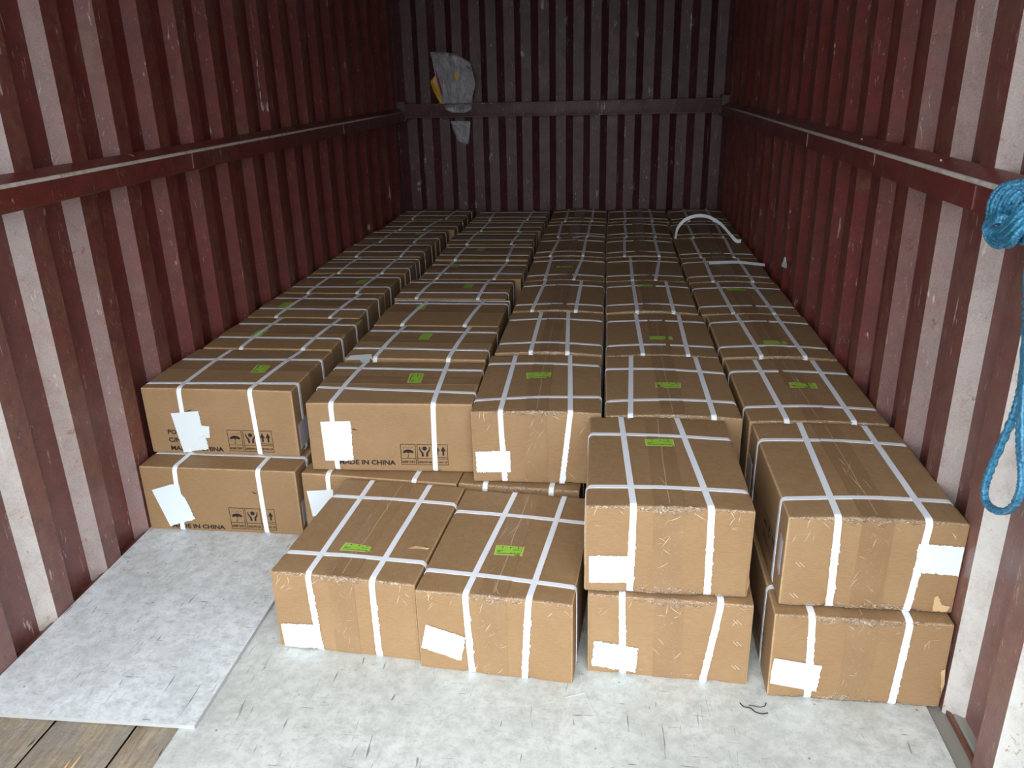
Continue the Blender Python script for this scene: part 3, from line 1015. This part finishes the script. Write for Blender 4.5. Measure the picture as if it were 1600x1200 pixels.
F1 = build('F1', 'y', (-.500, 1.453, .0, -.076), (.398, .530), torn=.0025, label='single carton on the grey floor, left of the pair, small torn patch on top',
           S_px=[((502, 1014), (481, 897.5), (584.5, 750)), ((593.7, 1024.6), (580.5, 904), (674.5, 756))],
           C_px=[((445, 861.5), (666.6, 879.5)), ((519, 775), (714, 788))], sticker=((530.5, 861.5), (579, 865), (583, 856), (540.6, 849)), bulge=.003)
F2 = build('F2', 'y', (-.098, 1.402, .0, -.074), (.400, .535), torn=.0025, label='single carton on the grey floor, right of the pair, slanted torn label on its front',
           S_px=[((738.4, 1054), (727, 927.5), (805, 773)), ((820, 1065), (826, 941), (882, 779))],
           C_px=[((664, 890), (900, 918)), ((717, 799), (908, 817))], sticker=((772, 868.8), (816, 870.6), (820, 856), (775.6, 853.4)), bulge=.003)


def px_label(c, px, jag, name='white_label', mat='paper'):
    c.flat_front(name, [c.front_px(*q) for q in px], M[mat], jag=jag)


px_label(A1T, [(268, 645), (311, 641.5), (314, 655), (316, 664), (328, 665), (329, 683), (324, 683.5), (322, 679), (327, 701), (288, 706)], (1, 2, 3, 6, 7, 8))
px_label(A1B, [(238, 765), (269, 756), (281, 757), (284, 771), (291, 779), (298, 793), (306, 810), (290, 815), (267, 821)], (3, 4, 5, 6, 7))
px_label(A2T, [(500.3, 658), (547, 657), (548, 664), (550.6, 690), (553, 718), (539, 719), (509, 719)], (2, 3, 4))
px_label(A2B, [(479, 766.5), (520.4, 764.3), (523, 800), (489, 806)], (1,))
px_label(A3T, [(744, 705), (797.5, 705), (798.5, 737), (745, 737)], 'all')
px_label(B4T, [(919.7, 867.5), (990, 868), (990, 909.5), (920.5, 909)], (0, 1, 2))
px_label(B4B, [(929, 999.7), (997.5, 1011), (993, 1049), (925, 1038)], 'all')
px_label(B5T, [(1434, 850), (1514, 854.5), (1504, 899), (1425, 894)], (0, 2, 3))
px_label(B5B, [(1210, 1027.5), (1284, 1039), (1275, 1079), (1201, 1066)], (1,))
px_label(F1, [(439.7, 973.4), (491, 974.7), (500, 1011), (447, 1010)], (0, 2))
px_label(F2, [(666, 975), (728, 994.7), (721.5, 1031), (659, 1010.6)], (0, 1, 2))

# printing on the two long-faced cartons and the lower one
def front_print(c, mades, picto):
    P = []
    for txt, uv0, uv1, vcap in mades:
        x0, z0 = c.front_px(*uv0); x1, _ = c.front_px(*uv1)
        T = text_polys(txt, 1.0); wmax = max(q[0] for p in T for q in p)
        k = (x1 - x0) / wmax
        P += [[(x0 + q[0] * k, z0 + q[1] * vcap) for q in p] for p in T]
    if P: c.print_front('printed_text', P)
    if picto:
        (x0, z0), (x1, z1) = c.front_px(*picto[0]), c.front_px(*picto[1])
        c.print_front('handling_symbols', pictograms(x0, z0, x1 - x0, z1 - z0))


front_print(A1T, [('PO', (263, 677.5), (277, 677.5), .0165), ('C/N', (265, 689.8), (284, 689.8), .0165), ('MADE IN CHINA', (268, 702.5), (350.5, 704.5), .0165)], ((360, 704.5), (424.5, 673)))
front_print(A1B, [('MADE IN CHINA', (270, 823), (352, 823.5), .0155)], ((363, 825.5), (428.5, 795.5)))
front_print(A2T, [('MADE IN CHINA', (530, 724.5), (618.5, 726), .0165)], ((627.5, 725.5), (699, 694)))

for c in (F1, F2, B4T, B4B, B5T, B5B, A3T): c.random_wrinkles(22)
for c, k in ((F1, 26), (F2, 26), (B5T, 8), (B4T, 4), (A3T, 6), (A4T, 8), (A5T, 6)): c.top_wrinkles(k)
B4T.crinkle('bottom'); B5T.crinkle('bottom'); B5B.crinkle('bottom')

# torn seams that expose dark slits, nicks by the labels
A1T.print_front('tear_slit', [[A1T.front_px(*q) for q in ((289, 642), (296, 640.6), (303, 638.5), (296, 642.2))]])
A2T.print_front('tear_slit', [[A2T.front_px(*q) for q in ((549, 669.5), (553, 669), (560, 672.5), (553, 671))]])
A1B.print_front('tear_slit', [[A1B.front_px(*q) for q in ((393, 767.5), (401, 770.5), (402, 772), (397, 770.6))]])

# staples
def staples(c, spots):
    for (u, v) in spots:
        x, z = c.front_px(u, v)
        for dx in (-.0045, .0045):
            pts = [(x + dx - .006, z + .006), (x + dx + .006, z - .006)]
            P = [c.surf((a, -c.sy / 2, b), .0016)[0] for a, b in pts]
            V, F = tube_geo([P[0], (P[0] + P[1]) / 2, P[1]], .0007, 5)
            mk('staple', V, F, M['staple'], c.e)


staples(B4B, [(1152.5, 971), (1152, 1005), (1149, 1042)]); staples(B5T, [(1249, 881.5), (1240, 930)])


def torn_flap(c, px, name='torn_cardboard', mat='torn', off=.004):
    o = c.flat_front(name, [c.front_px(*q) for q in px], M[mat], off=off, jag='all')
    return o


torn_flap(B4T, [(1170, 892), (1176, 893), (1176, 906), (1170, 924), (1168, 930)])
torn_flap(B5B, [(1470, 1046), (1480, 1044), (1484, 1062), (1478, 1095), (1469, 1094)])
torn_flap(B5T, [(1459, 933), (1465, 930), (1471, 945), (1484, 947), (1478, 955), (1456, 955)], mat='torn', off=.002)

# torn patch on the top of F1
def top_patch(c, px, mat, name, lift=.002):
    P = [c.top_px(*q) for q in px]; vs = []
    for i, q in enumerate(P): vs.append(c.surf((q[0], q[1], c.h), .0018 + (lift if i % 2 else 0))[0])
    mk(name, vs, [tuple(range(len(vs)))], M[mat], c.e)


top_patch(F1, [(636, 858.5), (650, 855), (660, 855.5), (672, 858), (668, 859.5), (655, 859.5)], 'torn', 'torn_patch')
top_patch(F1, [(660, 856), (666, 855), (673, 858.5), (666, 858)], 'black', 'tear_slit', .0004)

# short ends: document pouches
def side_label(c, side, y0, y1, z0, z1, mat='pouch'):
    x = side * c.sx / 2; vs = []
    for (y, z) in ((y0, z0), (y1, z0 + .008), (y1, z1), (y0, z1 - .006)):
        vs.append(c.surf((x, y, z), .002)[0])
    for (y, z) in ((y0, z0), (y1, z0 + .008), (y1, z1), (y0, z1 - .006)):
        vs.append(c.surf((x, y, z), .0012)[0])
    fs = [(0, 1, 2, 3), (4, 7, 6, 5), (0, 4, 5, 1), (1, 5, 6, 2), (2, 6, 7, 3), (3, 7, 4, 0)]
    if side < 0: fs = [f[::-1] for f in fs]
    mk('document_pouch', vs, fs, M[mat], c.e)


side_label(A1T, 1, -.185, -.10, .02, .115); side_label(A1B, 1, -.19, -.13, .03, .12)
side_label(B5T, -1, -.25, -.225, .07, .17); side_label(B5T, -1, .19, .26, .02, .15); side_label(A2T, 1, -.19, -.12, .03, .11)
# black printing down the left long side of the front right carton
def side_print(c):
    P = []
    for i in range(3):
        P += [[(y * 1.0, z) for y, z in p] for p in place_text(('PO', 'C/N', 'MADE IN CHINA')[i], -.20, .15 - i * .03, .0135, .9)]
    P = P + pictograms(.03, .05, .15, .075)
    vs = []; fs = []
    for poly in P:
        b = len(vs)
        for (y, z) in poly: vs.append(c.surf((-c.sx / 2, -y, z), .0009)[0])
        fs.append(tuple(range(b, b + len(poly))))
    mk('printed_text', vs, fs, M['print'], c.e)


side_print(B5T)
side_print(B5B)

# --- rows behind, upper layer
R0 = random.Random(5)
rows12 = {1: ([2.520, 2.945, 3.362, 3.768, 4.175, 4.600, 5.030, 5.458], [-.657, -.680, -.682, -.677, -.689, -.686, -.652, -.656]),
          2: ([2.462, 2.884, 3.312, 3.700, 4.160, 4.592, 5.030, 5.458], [-.066, -.072, -.095, -.066, -.075, -.095, -.078, -.076])}
wid = {1: .515, 2: .527}
st12 = {1: [(407, 522), (446, 478), (565, 441.6), None, None, (655, 367), None, None], 2: [(665, 528), (659, 481), (732, 449), (712, 416), (752, 391), None, None, None]}
strap12 = {1: [(.30, .78, .30, .80), (.26, .74, .27, .77), (.25, .73, .27, .75), (.29, .75, .29, .76), (.24, .77, .26, .74), (.28, .72, .28, .76), (.27, .60, .30, .66), (.26, .74, .26, .78)],
           2: [(.22, .74, .25, .76), (.23, .73, .27, .76), (.20, .75, .22, .74), (.18, .74, .21, .76), (.22, .78, .22, .74), (.24, .76, .25, .78), (.25, .72, .25, .73), (.24, .75, .24, .76)]}
for c_ in (1, 2):
    ys, xr = rows12[c_]
    for i, y in enumerate(ys):
        nxt = ys[i + 1] if i < 7 else 5.90
        d = min(nxt - y - .014, .416); wd_ = wid[c_] - (.004 if c_ == 1 else 0)
        x0 = max(-1.181, xr[i] - wd_) if c_ == 1 else xr[i] - wd_
        wd_ = xr[i] - x0
        a = strap12[c_][i]
        S = [(wd_ * (a[0] - .5), wd_ * (a[0] - .5), wd_ * (a[2] - .5) + R0.uniform(-.004, .012)), (wd_ * (a[1] - .5), wd_ * (a[1] - .5), wd_ * (a[3] - .5) + R0.uniform(-.004, .012))]
        yo = .28 + R0.uniform(-.03, .03)
        C = [(-d * (.5 - yo) , -d * (.5 - yo) + R0.uniform(-.006, .006)), (d * (.5 - yo) + .02, d * (.5 - yo) + .02 + R0.uniform(-.006, .006))]
        if c_ == 2 and i == 1: C = [(.178, .178), (.12, .125)]
        if c_ == 1 and i == 3: C = [(-.10, -.10), (.04, .04), (.13, .13)]
        build(f'r{c_}{i}', 'x', (x0, y, H + .0050 + R0.uniform(-.001, .0015) + (ZL if c_ == 1 else 0), R0.uniform(-.003, .003)), (wd_, d), S=S, C=C,
              bulge=R0.uniform(.003, .007), detail=1, sticker=st12[c_][i],
              label=f'upper layer carton, {COLN[c_]}, {ORD[i + 1]} from the front' if i < 7 else f'upper layer carton, {COLN[c_]}, rearmost, against the back wall')
rows35 = [2.537, 3.094, 3.655, 4.215, 4.790, 5.364]
xl = {3: [-.042, -.040, -.046, -.050, -.050, -.046], 4: [.366, .362, .360, .357, .358, .362], 5: [.782, .764, .760, .762, .772, .790]}
xrr = {3: [.358, .357, .354, .350, .350, .355], 4: [.772, .756, .750, .754, .764, .782], 5: [1.181, 1.174, 1.170, 1.176, 1.180, 1.182]}
st35 = {3: [None, None, (882, 420), None, None, None], 4: [(1032, 531), (1010, 450), None, None, None, None], 5: [(1210, 539.5), (1150, 455), None, None, None, None]}
sp = {3: [(.34, .68, .33, .62), (.22, .70, .27, .72), (.26, .62, .25, .69), (.24, .70, .30, .71), (.26, .72, .25, .74), (.28, .74, .28, .74)],
      4: [(.33, .73, .30, .74), (.34, .73, .32, .73), (.33, .62, .33, .75), (.26, .74, .28, .74), (.30, .74, .28, .74), (.28, .72, .28, .72)],
      5: [(.34, .72, .30, .70), (.32, .73, .30, .70), (.28, .74, .30, .74), (.27, .70, .26, .74), (.28, .72, .28, .74), (.30, .72, .30, .72)]}
for c_ in (3, 4, 5):
    for i, y in enumerate(rows35):
        y = y + {3: .004, 4: -.002, 5: -.012}[c_]
        nxt = (rows35[i + 1] if i < 5 else 5.915) + {3: .004, 4: -.002, 5: -.012}[c_]
        d = min(nxt - y - .014, .553); x0 = xl[c_][i]; wd_ = xrr[c_][i] - x0 - .004
        a = sp[c_][i]
        S = [(wd_ * (a[0] - .5), wd_ * (a[0] - .5), wd_ * (a[2] - .5)), (wd_ * (a[1] - .5), wd_ * (a[1] - .5), wd_ * (a[3] - .5))]
        C = [(-d * .5 + R0.uniform(.10, .125),) * 2, (d * .5 - R0.uniform(.09, .12),) * 2]
        if c_ == 5 and i == 3: C = [C[0]]
        build(f'q{c_}{i}', 'y', (x0, y, H + .0050 + R0.uniform(-.001, .002), R0.uniform(-.002, .002)), (wd_, d), S=S, C=C, bulge=R0.uniform(.007, .012), detail=1,
              sticker=st35[c_][i],
              label=f'upper layer carton, {COLN[c_]}, {ORD[i + 1 + (1 if c_ > 3 else 0)]} from the front' if i < 5 else f'upper layer carton, {COLN[c_]}, rearmost, against the back wall')

# --- lower layer behind the front stacks, almost wholly out of sight: shares its meshes
def copy_tree(o, loc, parent=None):
    c = o.copy(); COL.objects.link(c)
    if parent: c.parent = parent
    else: c.location = loc
    for ch in o.children: copy_tree(ch, None, c)
    return c


hl = 'lower layer carton hidden under the rows of the load'
protoX = build('hx', 'x', (-1.178, 2.45, ZL, 0), (.52, .412), S=[(-.12,) * 3, (.12,) * 3], C=[(-.1, -.1), (.1, .1)], bulge=0, detail=0, label=hl, group='hidden lower layer cartons')
protoY = build('hy', 'y', (-.040, 2.545, 0, 0), (.392, .54), S=[(-.08,) * 3, (.08,) * 3], C=[(-.15, -.15), (.15, .15)], bulge=0, detail=0, crinkle=False, label=hl, group='hidden lower layer cartons')
for c_ in (1, 2):
    for i in range(8):
        if c_ == 1 and i == 0: continue
        y = [2.45, 2.87, 3.30, 3.72, 4.15, 4.58, 5.01, 5.455][i]
        copy_tree(protoX.e, (-1.178 + .26 if c_ == 1 else -.60 + .26, y + .206, ZL if c_ == 1 else 0))
for c_ in (3, 4, 5):
    for i in range(-1, 6):
        if c_ == 3 and i <= 0: continue
        y = 1.975 if i < 0 else rows35[i]
        copy_tree(protoY.e, ({3: -.04, 4: .365, 5: .78}[c_] + .198, y + .274, 0))

# torn white label sticking up over the seam behind A2T
q0 = hit(541, 560, 2, .485); q1 = hit(580, 557, 2, .485)
vs = []
for (u, v, z) in ((541, 562, .484), (547, 555.5, .488), (580, 553, .490), (583, 562, .488), (578, 560, .486), (577, 566, .4845), (565, 566, .4845), (562, 562, .485)):
    vs.append(hit(u, v, 2, z))
c0 = sum(vs, Vector()) / len(vs); n = len(vs)
o = mk('label_scrap', [v - c0 for v in vs] + [v - c0 - Vector((0, 0, .0006)) for v in vs],
       [tuple(range(n)), tuple(range(2 * n - 1, n - 1, -1))] + [(i, n + i, n + (i + 1) % n, (i + 1) % n) for i in range(n)], M['paper'], loc=c0)
tag(o, 'torn white label scrap lying on the seam behind the second front stack', 'label')

# loose strapping curls on the rearmost right cartons
def ribbon(name, pts, w, label, cat='strap', side=Vector((0, 1, 0))):
    P = spline(pts, 10); c = P[0].copy(); vs = []; fs = []
    for i, p in enumerate(P):
        t = (P[min(i + 1, len(P) - 1)] - P[max(i - 1, 0)]).normalized(); s_ = (side - t * side.dot(t)).normalized(); n_ = t.cross(s_)
        for a, b in ((-1, -1), (1, -1), (1, 1), (-1, 1)):
            vs.append(p - c + s_ * a * w / 2 + n_ * b * .0005)
        if i:
            for k in range(4):
                fs.append(((i - 1) * 4 + k, (i - 1) * 4 + (k + 1) % 4, i * 4 + (k + 1) % 4, i * 4 + k))
    o = mk(name, vs, fs, M['strap'], loc=c, smooth=False)
    return tag(o, label, cat)


zc = .4965
pA = hit(1055, 373, 2, zc); pB = hit(1150, 376, 2, zc)
ribbon('loose_strap', [pA, pA + Vector((.015, .0, .07)), pA + Vector((.07, -.01, .125)), pA + Vector((.16, -.02, .14)), pA + Vector((.25, -.03, .10)), pA + Vector((.32, -.045, .03)), Vector((pB.x, pB.y, zc)), Vector((pB.x + .025, pB.y - .02, zc + .001))], .020,
       'loose white strap arched up over a far right carton', side=Vector((-.2, .55, .85)))
pC = hit(1108, 411, 2, zc); pD = hit(1195, 414, 2, zc)
ribbon('loose_strap', [pC, pC.lerp(pD, .25) + Vector((0, 0, .006)), pC.lerp(pD, .5) + Vector((0, 0, .010)), pC.lerp(pD, .75) + Vector((0, 0, .006)), pD], .026,
       'wide shiny loose strap lying flat across a far right carton', side=Vector((0, 1, .35)))
pE = hit(895, 371, 2, zc); pF = hit(945, 370, 2, zc)
ribbon('loose_strap', [pE, pE.lerp(pF, .5) + Vector((0, 0, .008)), pF], .016, 'short loose strap end lying on a far middle column carton')

# ------------------------------------------------------------------ sack stuffed behind the back rail
def sack():
    root = empty('plastic_sack', (-.77, YB - .09, .99))
    rows = [(81, 672, 690), (84, 672, 712), (90, 674, 722), (98, 676, 735), (108, 678, 737), (118, 680, 740), (133, 684, 743), (150, 689, 738), (162, 693, 738), (172, 697, 736), (176, 706, 728)]
    def grid(rows, y_fn, nu, nv, mat, name, seed, amp=.030, fit=None):
        vs = []; fs = []
        for j in range(nv + 1):
            t = j / nv * (len(rows) - 1); k = min(int(t), len(rows) - 2); f = t - k
            v = rows[k][0] * (1 - f) + rows[k + 1][0] * f; a = rows[k][1] * (1 - f) + rows[k + 1][1] * f; b = rows[k][2] * (1 - f) + rows[k + 1][2] * f
            for i in range(nu + 1):
                s_ = i / nu; y0 = y_fn(v)
                P = hit(a + (b - a) * s_, v, 1, y0)
                q = noise.noise(Vector((s_ * 4 + seed, v * .035, 0))); q2 = abs(noise.noise(Vector((s_ * 9 + seed, v * .05, 5)))); q3 = noise.noise(Vector((s_ * 3, v * .12, seed)))
                P.y -= amp * (1 - (2 * s_ - 1) ** 4) * (.6 + .9 * q + .9 * q2 + .4 * q3) 
                vs.append(P - Vector(root.location))
        for j in range(nv):
            for i in range(nu):
                q = j * (nu + 1) + i; fs.append((q, q + 1, q + nu + 2, q + nu + 1))
        n = len(vs); vs += [v + Vector((0, .004, 0)) for v in vs]; fs += [tuple(n + i for i in f[::-1]) for f in fs]
        return mk(name, vs, fs, mat, root)
    grid(rows, lambda v: YB - .03 if v < 160 else YB - .03 - .075 * min(1, max(0, v - 160) / 9), 28, 44, M['sack'], 'sack_bag', 3)
    grid([(189, 704, 735), (193, 705, 735), (205, 709, 734), (216, 714, 733), (221, 717, 733), (225, 726, 732)], lambda v: YB - .012, 12, 16, M['sack'], 'sack_corner', 8, .016)
    grid([(119, 679, 682), (127, 672, 685), (140, 676, 691), (155, 684, 696), (166, 690, 699), (171, 696, 701)], lambda v: YB - .022, 6, 14, M['yellow'], 'yellow_side', 12, .006)
    grid([(102, 678.5, 680), (118, 681.5, 684), (140, 687.5, 691.5), (150, 690.5, 694.5), (158, 694, 695)], lambda v: YB - .034, 2, 14, M['red'], 'red_stripe', 12, .010)
    V, F = [], []
    o = hit(714, 119, 1, YB - .075)
    gx = [(o + Vector((.018 * math.cos(t) * (1 + .3 * math.sin(3 * t)), 0, .032 * math.sin(t))) - Vector(root.location)) for t in [math.pi * 2 * i / 12 for i in range(12)]]
    mk('yellow_patch', gx + [v + Vector((0, .006, 0)) for v in gx], [tuple(range(12)), tuple(range(23, 11, -1))] + [(i, 12 + i, 12 + (i + 1) % 12, (i + 1) % 12) for i in range(12)], M['yellow'], root)
    tag(root, 'crumpled white and yellow plastic sack tucked behind the back wall rail', 'sack')


sack()

# ------------------------------------------------------------------ blue rope tied on the right rail
def rope():
    root = empty('blue_rope', (1.10, 1.33, 1.12)); L = Vector(root.location); R = random.Random(4)
    r = .0062; lob = (2, 520, .34)
    def add(name, pts, rr=r, per=14, closed=False):
        P = spline(pts, per, closed)
        V, F = tube_geo(P, rr, 16, closed, (lob[0], lob[1], lob[2]))
        return mk(name, [v - L for v in V], F, M['rope'], root, smooth=True)
    xc = HW - .030
    def pix(name, pts, rr=r, per=12):
        add(name, [hit(u, v, 0, HW - d) for (u, v, d) in pts], rr, per)
    # strands fanned over the rail, from the knot up and back to the right
    for k in range(8):
        e = .005 * (k % 2)
        pix('rope_wrap', [(1546 + 5.2 * k, 350, .066), (1544 + 5.4 * k, 334, .074 + e), (1548 + 6.0 * k, 313 + .6 * k, .074 + e), (1560 + 5.6 * k, 295 + 1.6 * k, .066 + e), (1578 + 4.4 * k, 287 + 2.6 * k, .052 + e), (1600 + 3 * k, 284 + 4.4 * k, .036), (1620 + 2 * k, 286 + 5.5 * k, .02)], .0046)
    # strands below, wrapping under the rail
    for k in range(6):
        pix('rope_wrap', [(1572 + 3 * k, 352 + 2 * k, .058), (1584 + 2 * k, 358 + 3 * k, .066), (1600, 352 + 5.4 * k, .070), (1618, 344 + 6 * k, .06)], .0048)
    # broad bundle crossing in front up to the right
    for k in range(7):
        pix('rope_cross', [(1551 + 2.6 * k, 358 + 4.0 * k, .086), (1562 + 2.2 * k, 356 + 4.8 * k, .094 + .006 * (k % 2)), (1576 + 1.4 * k, 344 + 5.8 * k, .100 + .007 * (k % 2)), (1590, 330 + 6.6 * k, .100 + .006 * (k % 2)), (1604, 316 + 7.0 * k, .094), (1622, 300 + 7.4 * k, .08)], .0046)
    # bight curling round the lower left of the knot
    for k in range(4):
        q = k / 3.4
        pix('rope_bight', [(1578 - 6 * q, 341 + 7 * q, .090), (1562 - 2 * q, 337 + 9 * q, .100 + .004 * (k % 2)), (1547 + 4 * q, 342 + 9 * q, .100), (1538.5 + 10 * q, 354 + 3 * q, .094), (1540.5 + 12 * q, 368 - 6 * q, .090), (1549 + 10 * q, 380 - 12 * q, .090), (1563 + 6 * q, 385 - 14 * q, .094), (1578, 374 - 8 * q, .098)], .0046)
    # hanging loop
    X = 1.125
    pp = [(1606, 430), (1603, 520), (1596, 600), (1585, 645), (1567, 688), (1549, 730), (1538.5, 765), (1543, 788), (1560, 798.5), (1578, 796), (1591, 778), (1597, 745), (1594, 700), (1594, 650), (1600, 590), (1607, 500), (1610, 430)]
    q = [hit(u, v, 0, X - (.012 if i > 9 else 0)) for i, (u, v) in enumerate(pp)]
    q = [hit(1612, 345, 0, 1.11), hit(1610, 385, 0, 1.115)] + q + [hit(1614, 385, 0, 1.10), hit(1620, 345, 0, 1.10)]
    add('hanging_loop', q, .0066, per=14)
    q = [hit(1622, 350, 0, 1.09), hit(1612, 450, 0, 1.11), hit(1606, 560, 0, 1.11), hit(1600, 630, 0, 1.108), hit(1599, 690, 0, 1.108), hit(1600, 722, 0, 1.108)]
    add('rope_tail', q, .0070, per=14)
    tag(root, 'blue braided rope knotted round the right wall rail with a loop hanging down', 'rope')


rope()

# ------------------------------------------------------------------ small litter
def wire(name, pts, r, mat, label, cat, seg=5):
    P = spline(pts, 6); c = P[0].copy(); V, F = tube_geo(P, r, seg)
    o = mk(name, [v - c for v in V], F, M[mat], loc=c, smooth=True)
    return tag(o, label, cat)


z = .0012
wire('thread', [hit(u, v, 2, z) for u, v in ((904, 1041), (908, 1055), (911, 1072), (914, 1084), (922, 1102), (932, 1122))], .0007, 'paper', 'thin white thread trailing on the grey sheet beside the right floor carton', 'thread')
wire('thread', [hit(u, v, 2, z) for u, v in ((884, 1090), (895, 1087), (905, 1085), (914, 1083))], .0006, 'paper', 'short white thread crossing the long one on the grey sheet', 'thread')
wire('twig', [hit(u, v, 2, .002) for u, v in ((1156, 1098), (1162, 1104), (1172, 1106), (1180, 1112), (1190, 1115), (1200, 1114))], .0014, 'black', 'dark curled twig on the grey sheet in front of the right cartons', 'twig')
wire('twig', [hit(u, v, 2, .002) for u, v in ((1170, 1102), (1178, 1103), (1187, 1105), (1195, 1103), (1197, 1098))], .0010, 'black', 'thinner dark hooked twig just behind the curled one on the grey sheet', 'twig')
P = [hit(u, v, 0, 1.19) for u, v in ((1465, 1113), (1470, 1108), (1474, 1120), (1480, 1134), (1483, 1143), (1476, 1136), (1467, 1124))]
c = P[0].copy(); n = len(P)
vs = [p - c + Vector((.006 * math.sin(i * 2.1), 0, 0)) for i, p in enumerate(P)]
o = mk('film_scrap', vs + [v + Vector((.004, .003, 0)) for v in vs], [(0, 1, 2), (0, 2, 6), (2, 5, 6), (2, 3, 5), (3, 4, 5)] + [(7, 9, 8), (7, 13, 9), (9, 13, 12), (9, 12, 10), (10, 12, 11)] + [(i, n + i, n + (i + 1) % n, (i + 1) % n) for i in range(n)], M['silver'], loc=c)
tag(o, 'crumpled silvery film scrap at the foot of the right wall', 'scrap')
P = [hit(u, v, 0, HW - .002) for u, v in ((1225, 401), (1228, 402), (1227.5, 410), (1230, 412), (1228, 419), (1222, 416), (1223, 410), (1225, 409))]
c = P[0].copy(); n = len(P); vs = [p - c + Vector((-.004 * (i % 2), 0, 0)) for i, p in enumerate(P)]
o = mk('paper_scrap', vs + [v + Vector((.003, 0, 0)) for v in vs], [tuple(range(n)), tuple(range(2 * n - 1, n - 1, -1))] + [(i, n + i, n + (i + 1) % n, (i + 1) % n) for i in range(n)], M['paper'], loc=c)
tag(o, 'tiny white paper scrap caught on the right wall above the load', 'scrap')
for (u, v, lab) in ((1468, 254, 'curled pale paint flake standing on the right wall rail near the rope'), (1341, 219, 'small pale paint flake on the right wall rail farther from the rope')):
    b = hit(u, v + 5, 2, zt); b.x = HW - .018
    V, F = tube_geo([b + Vector((0, .010, .002)), b + Vector((0, .012, .010)), b + Vector((-.002, .006, .014)), b + Vector((-.004, -.008, .004)), b + Vector((0, -.016, .001))], .0028, 5, flat=.3)
    o = mk('paint_flake', [q - b for q in V], F, M['torn'], loc=b); tag(o, lab, 'flake')
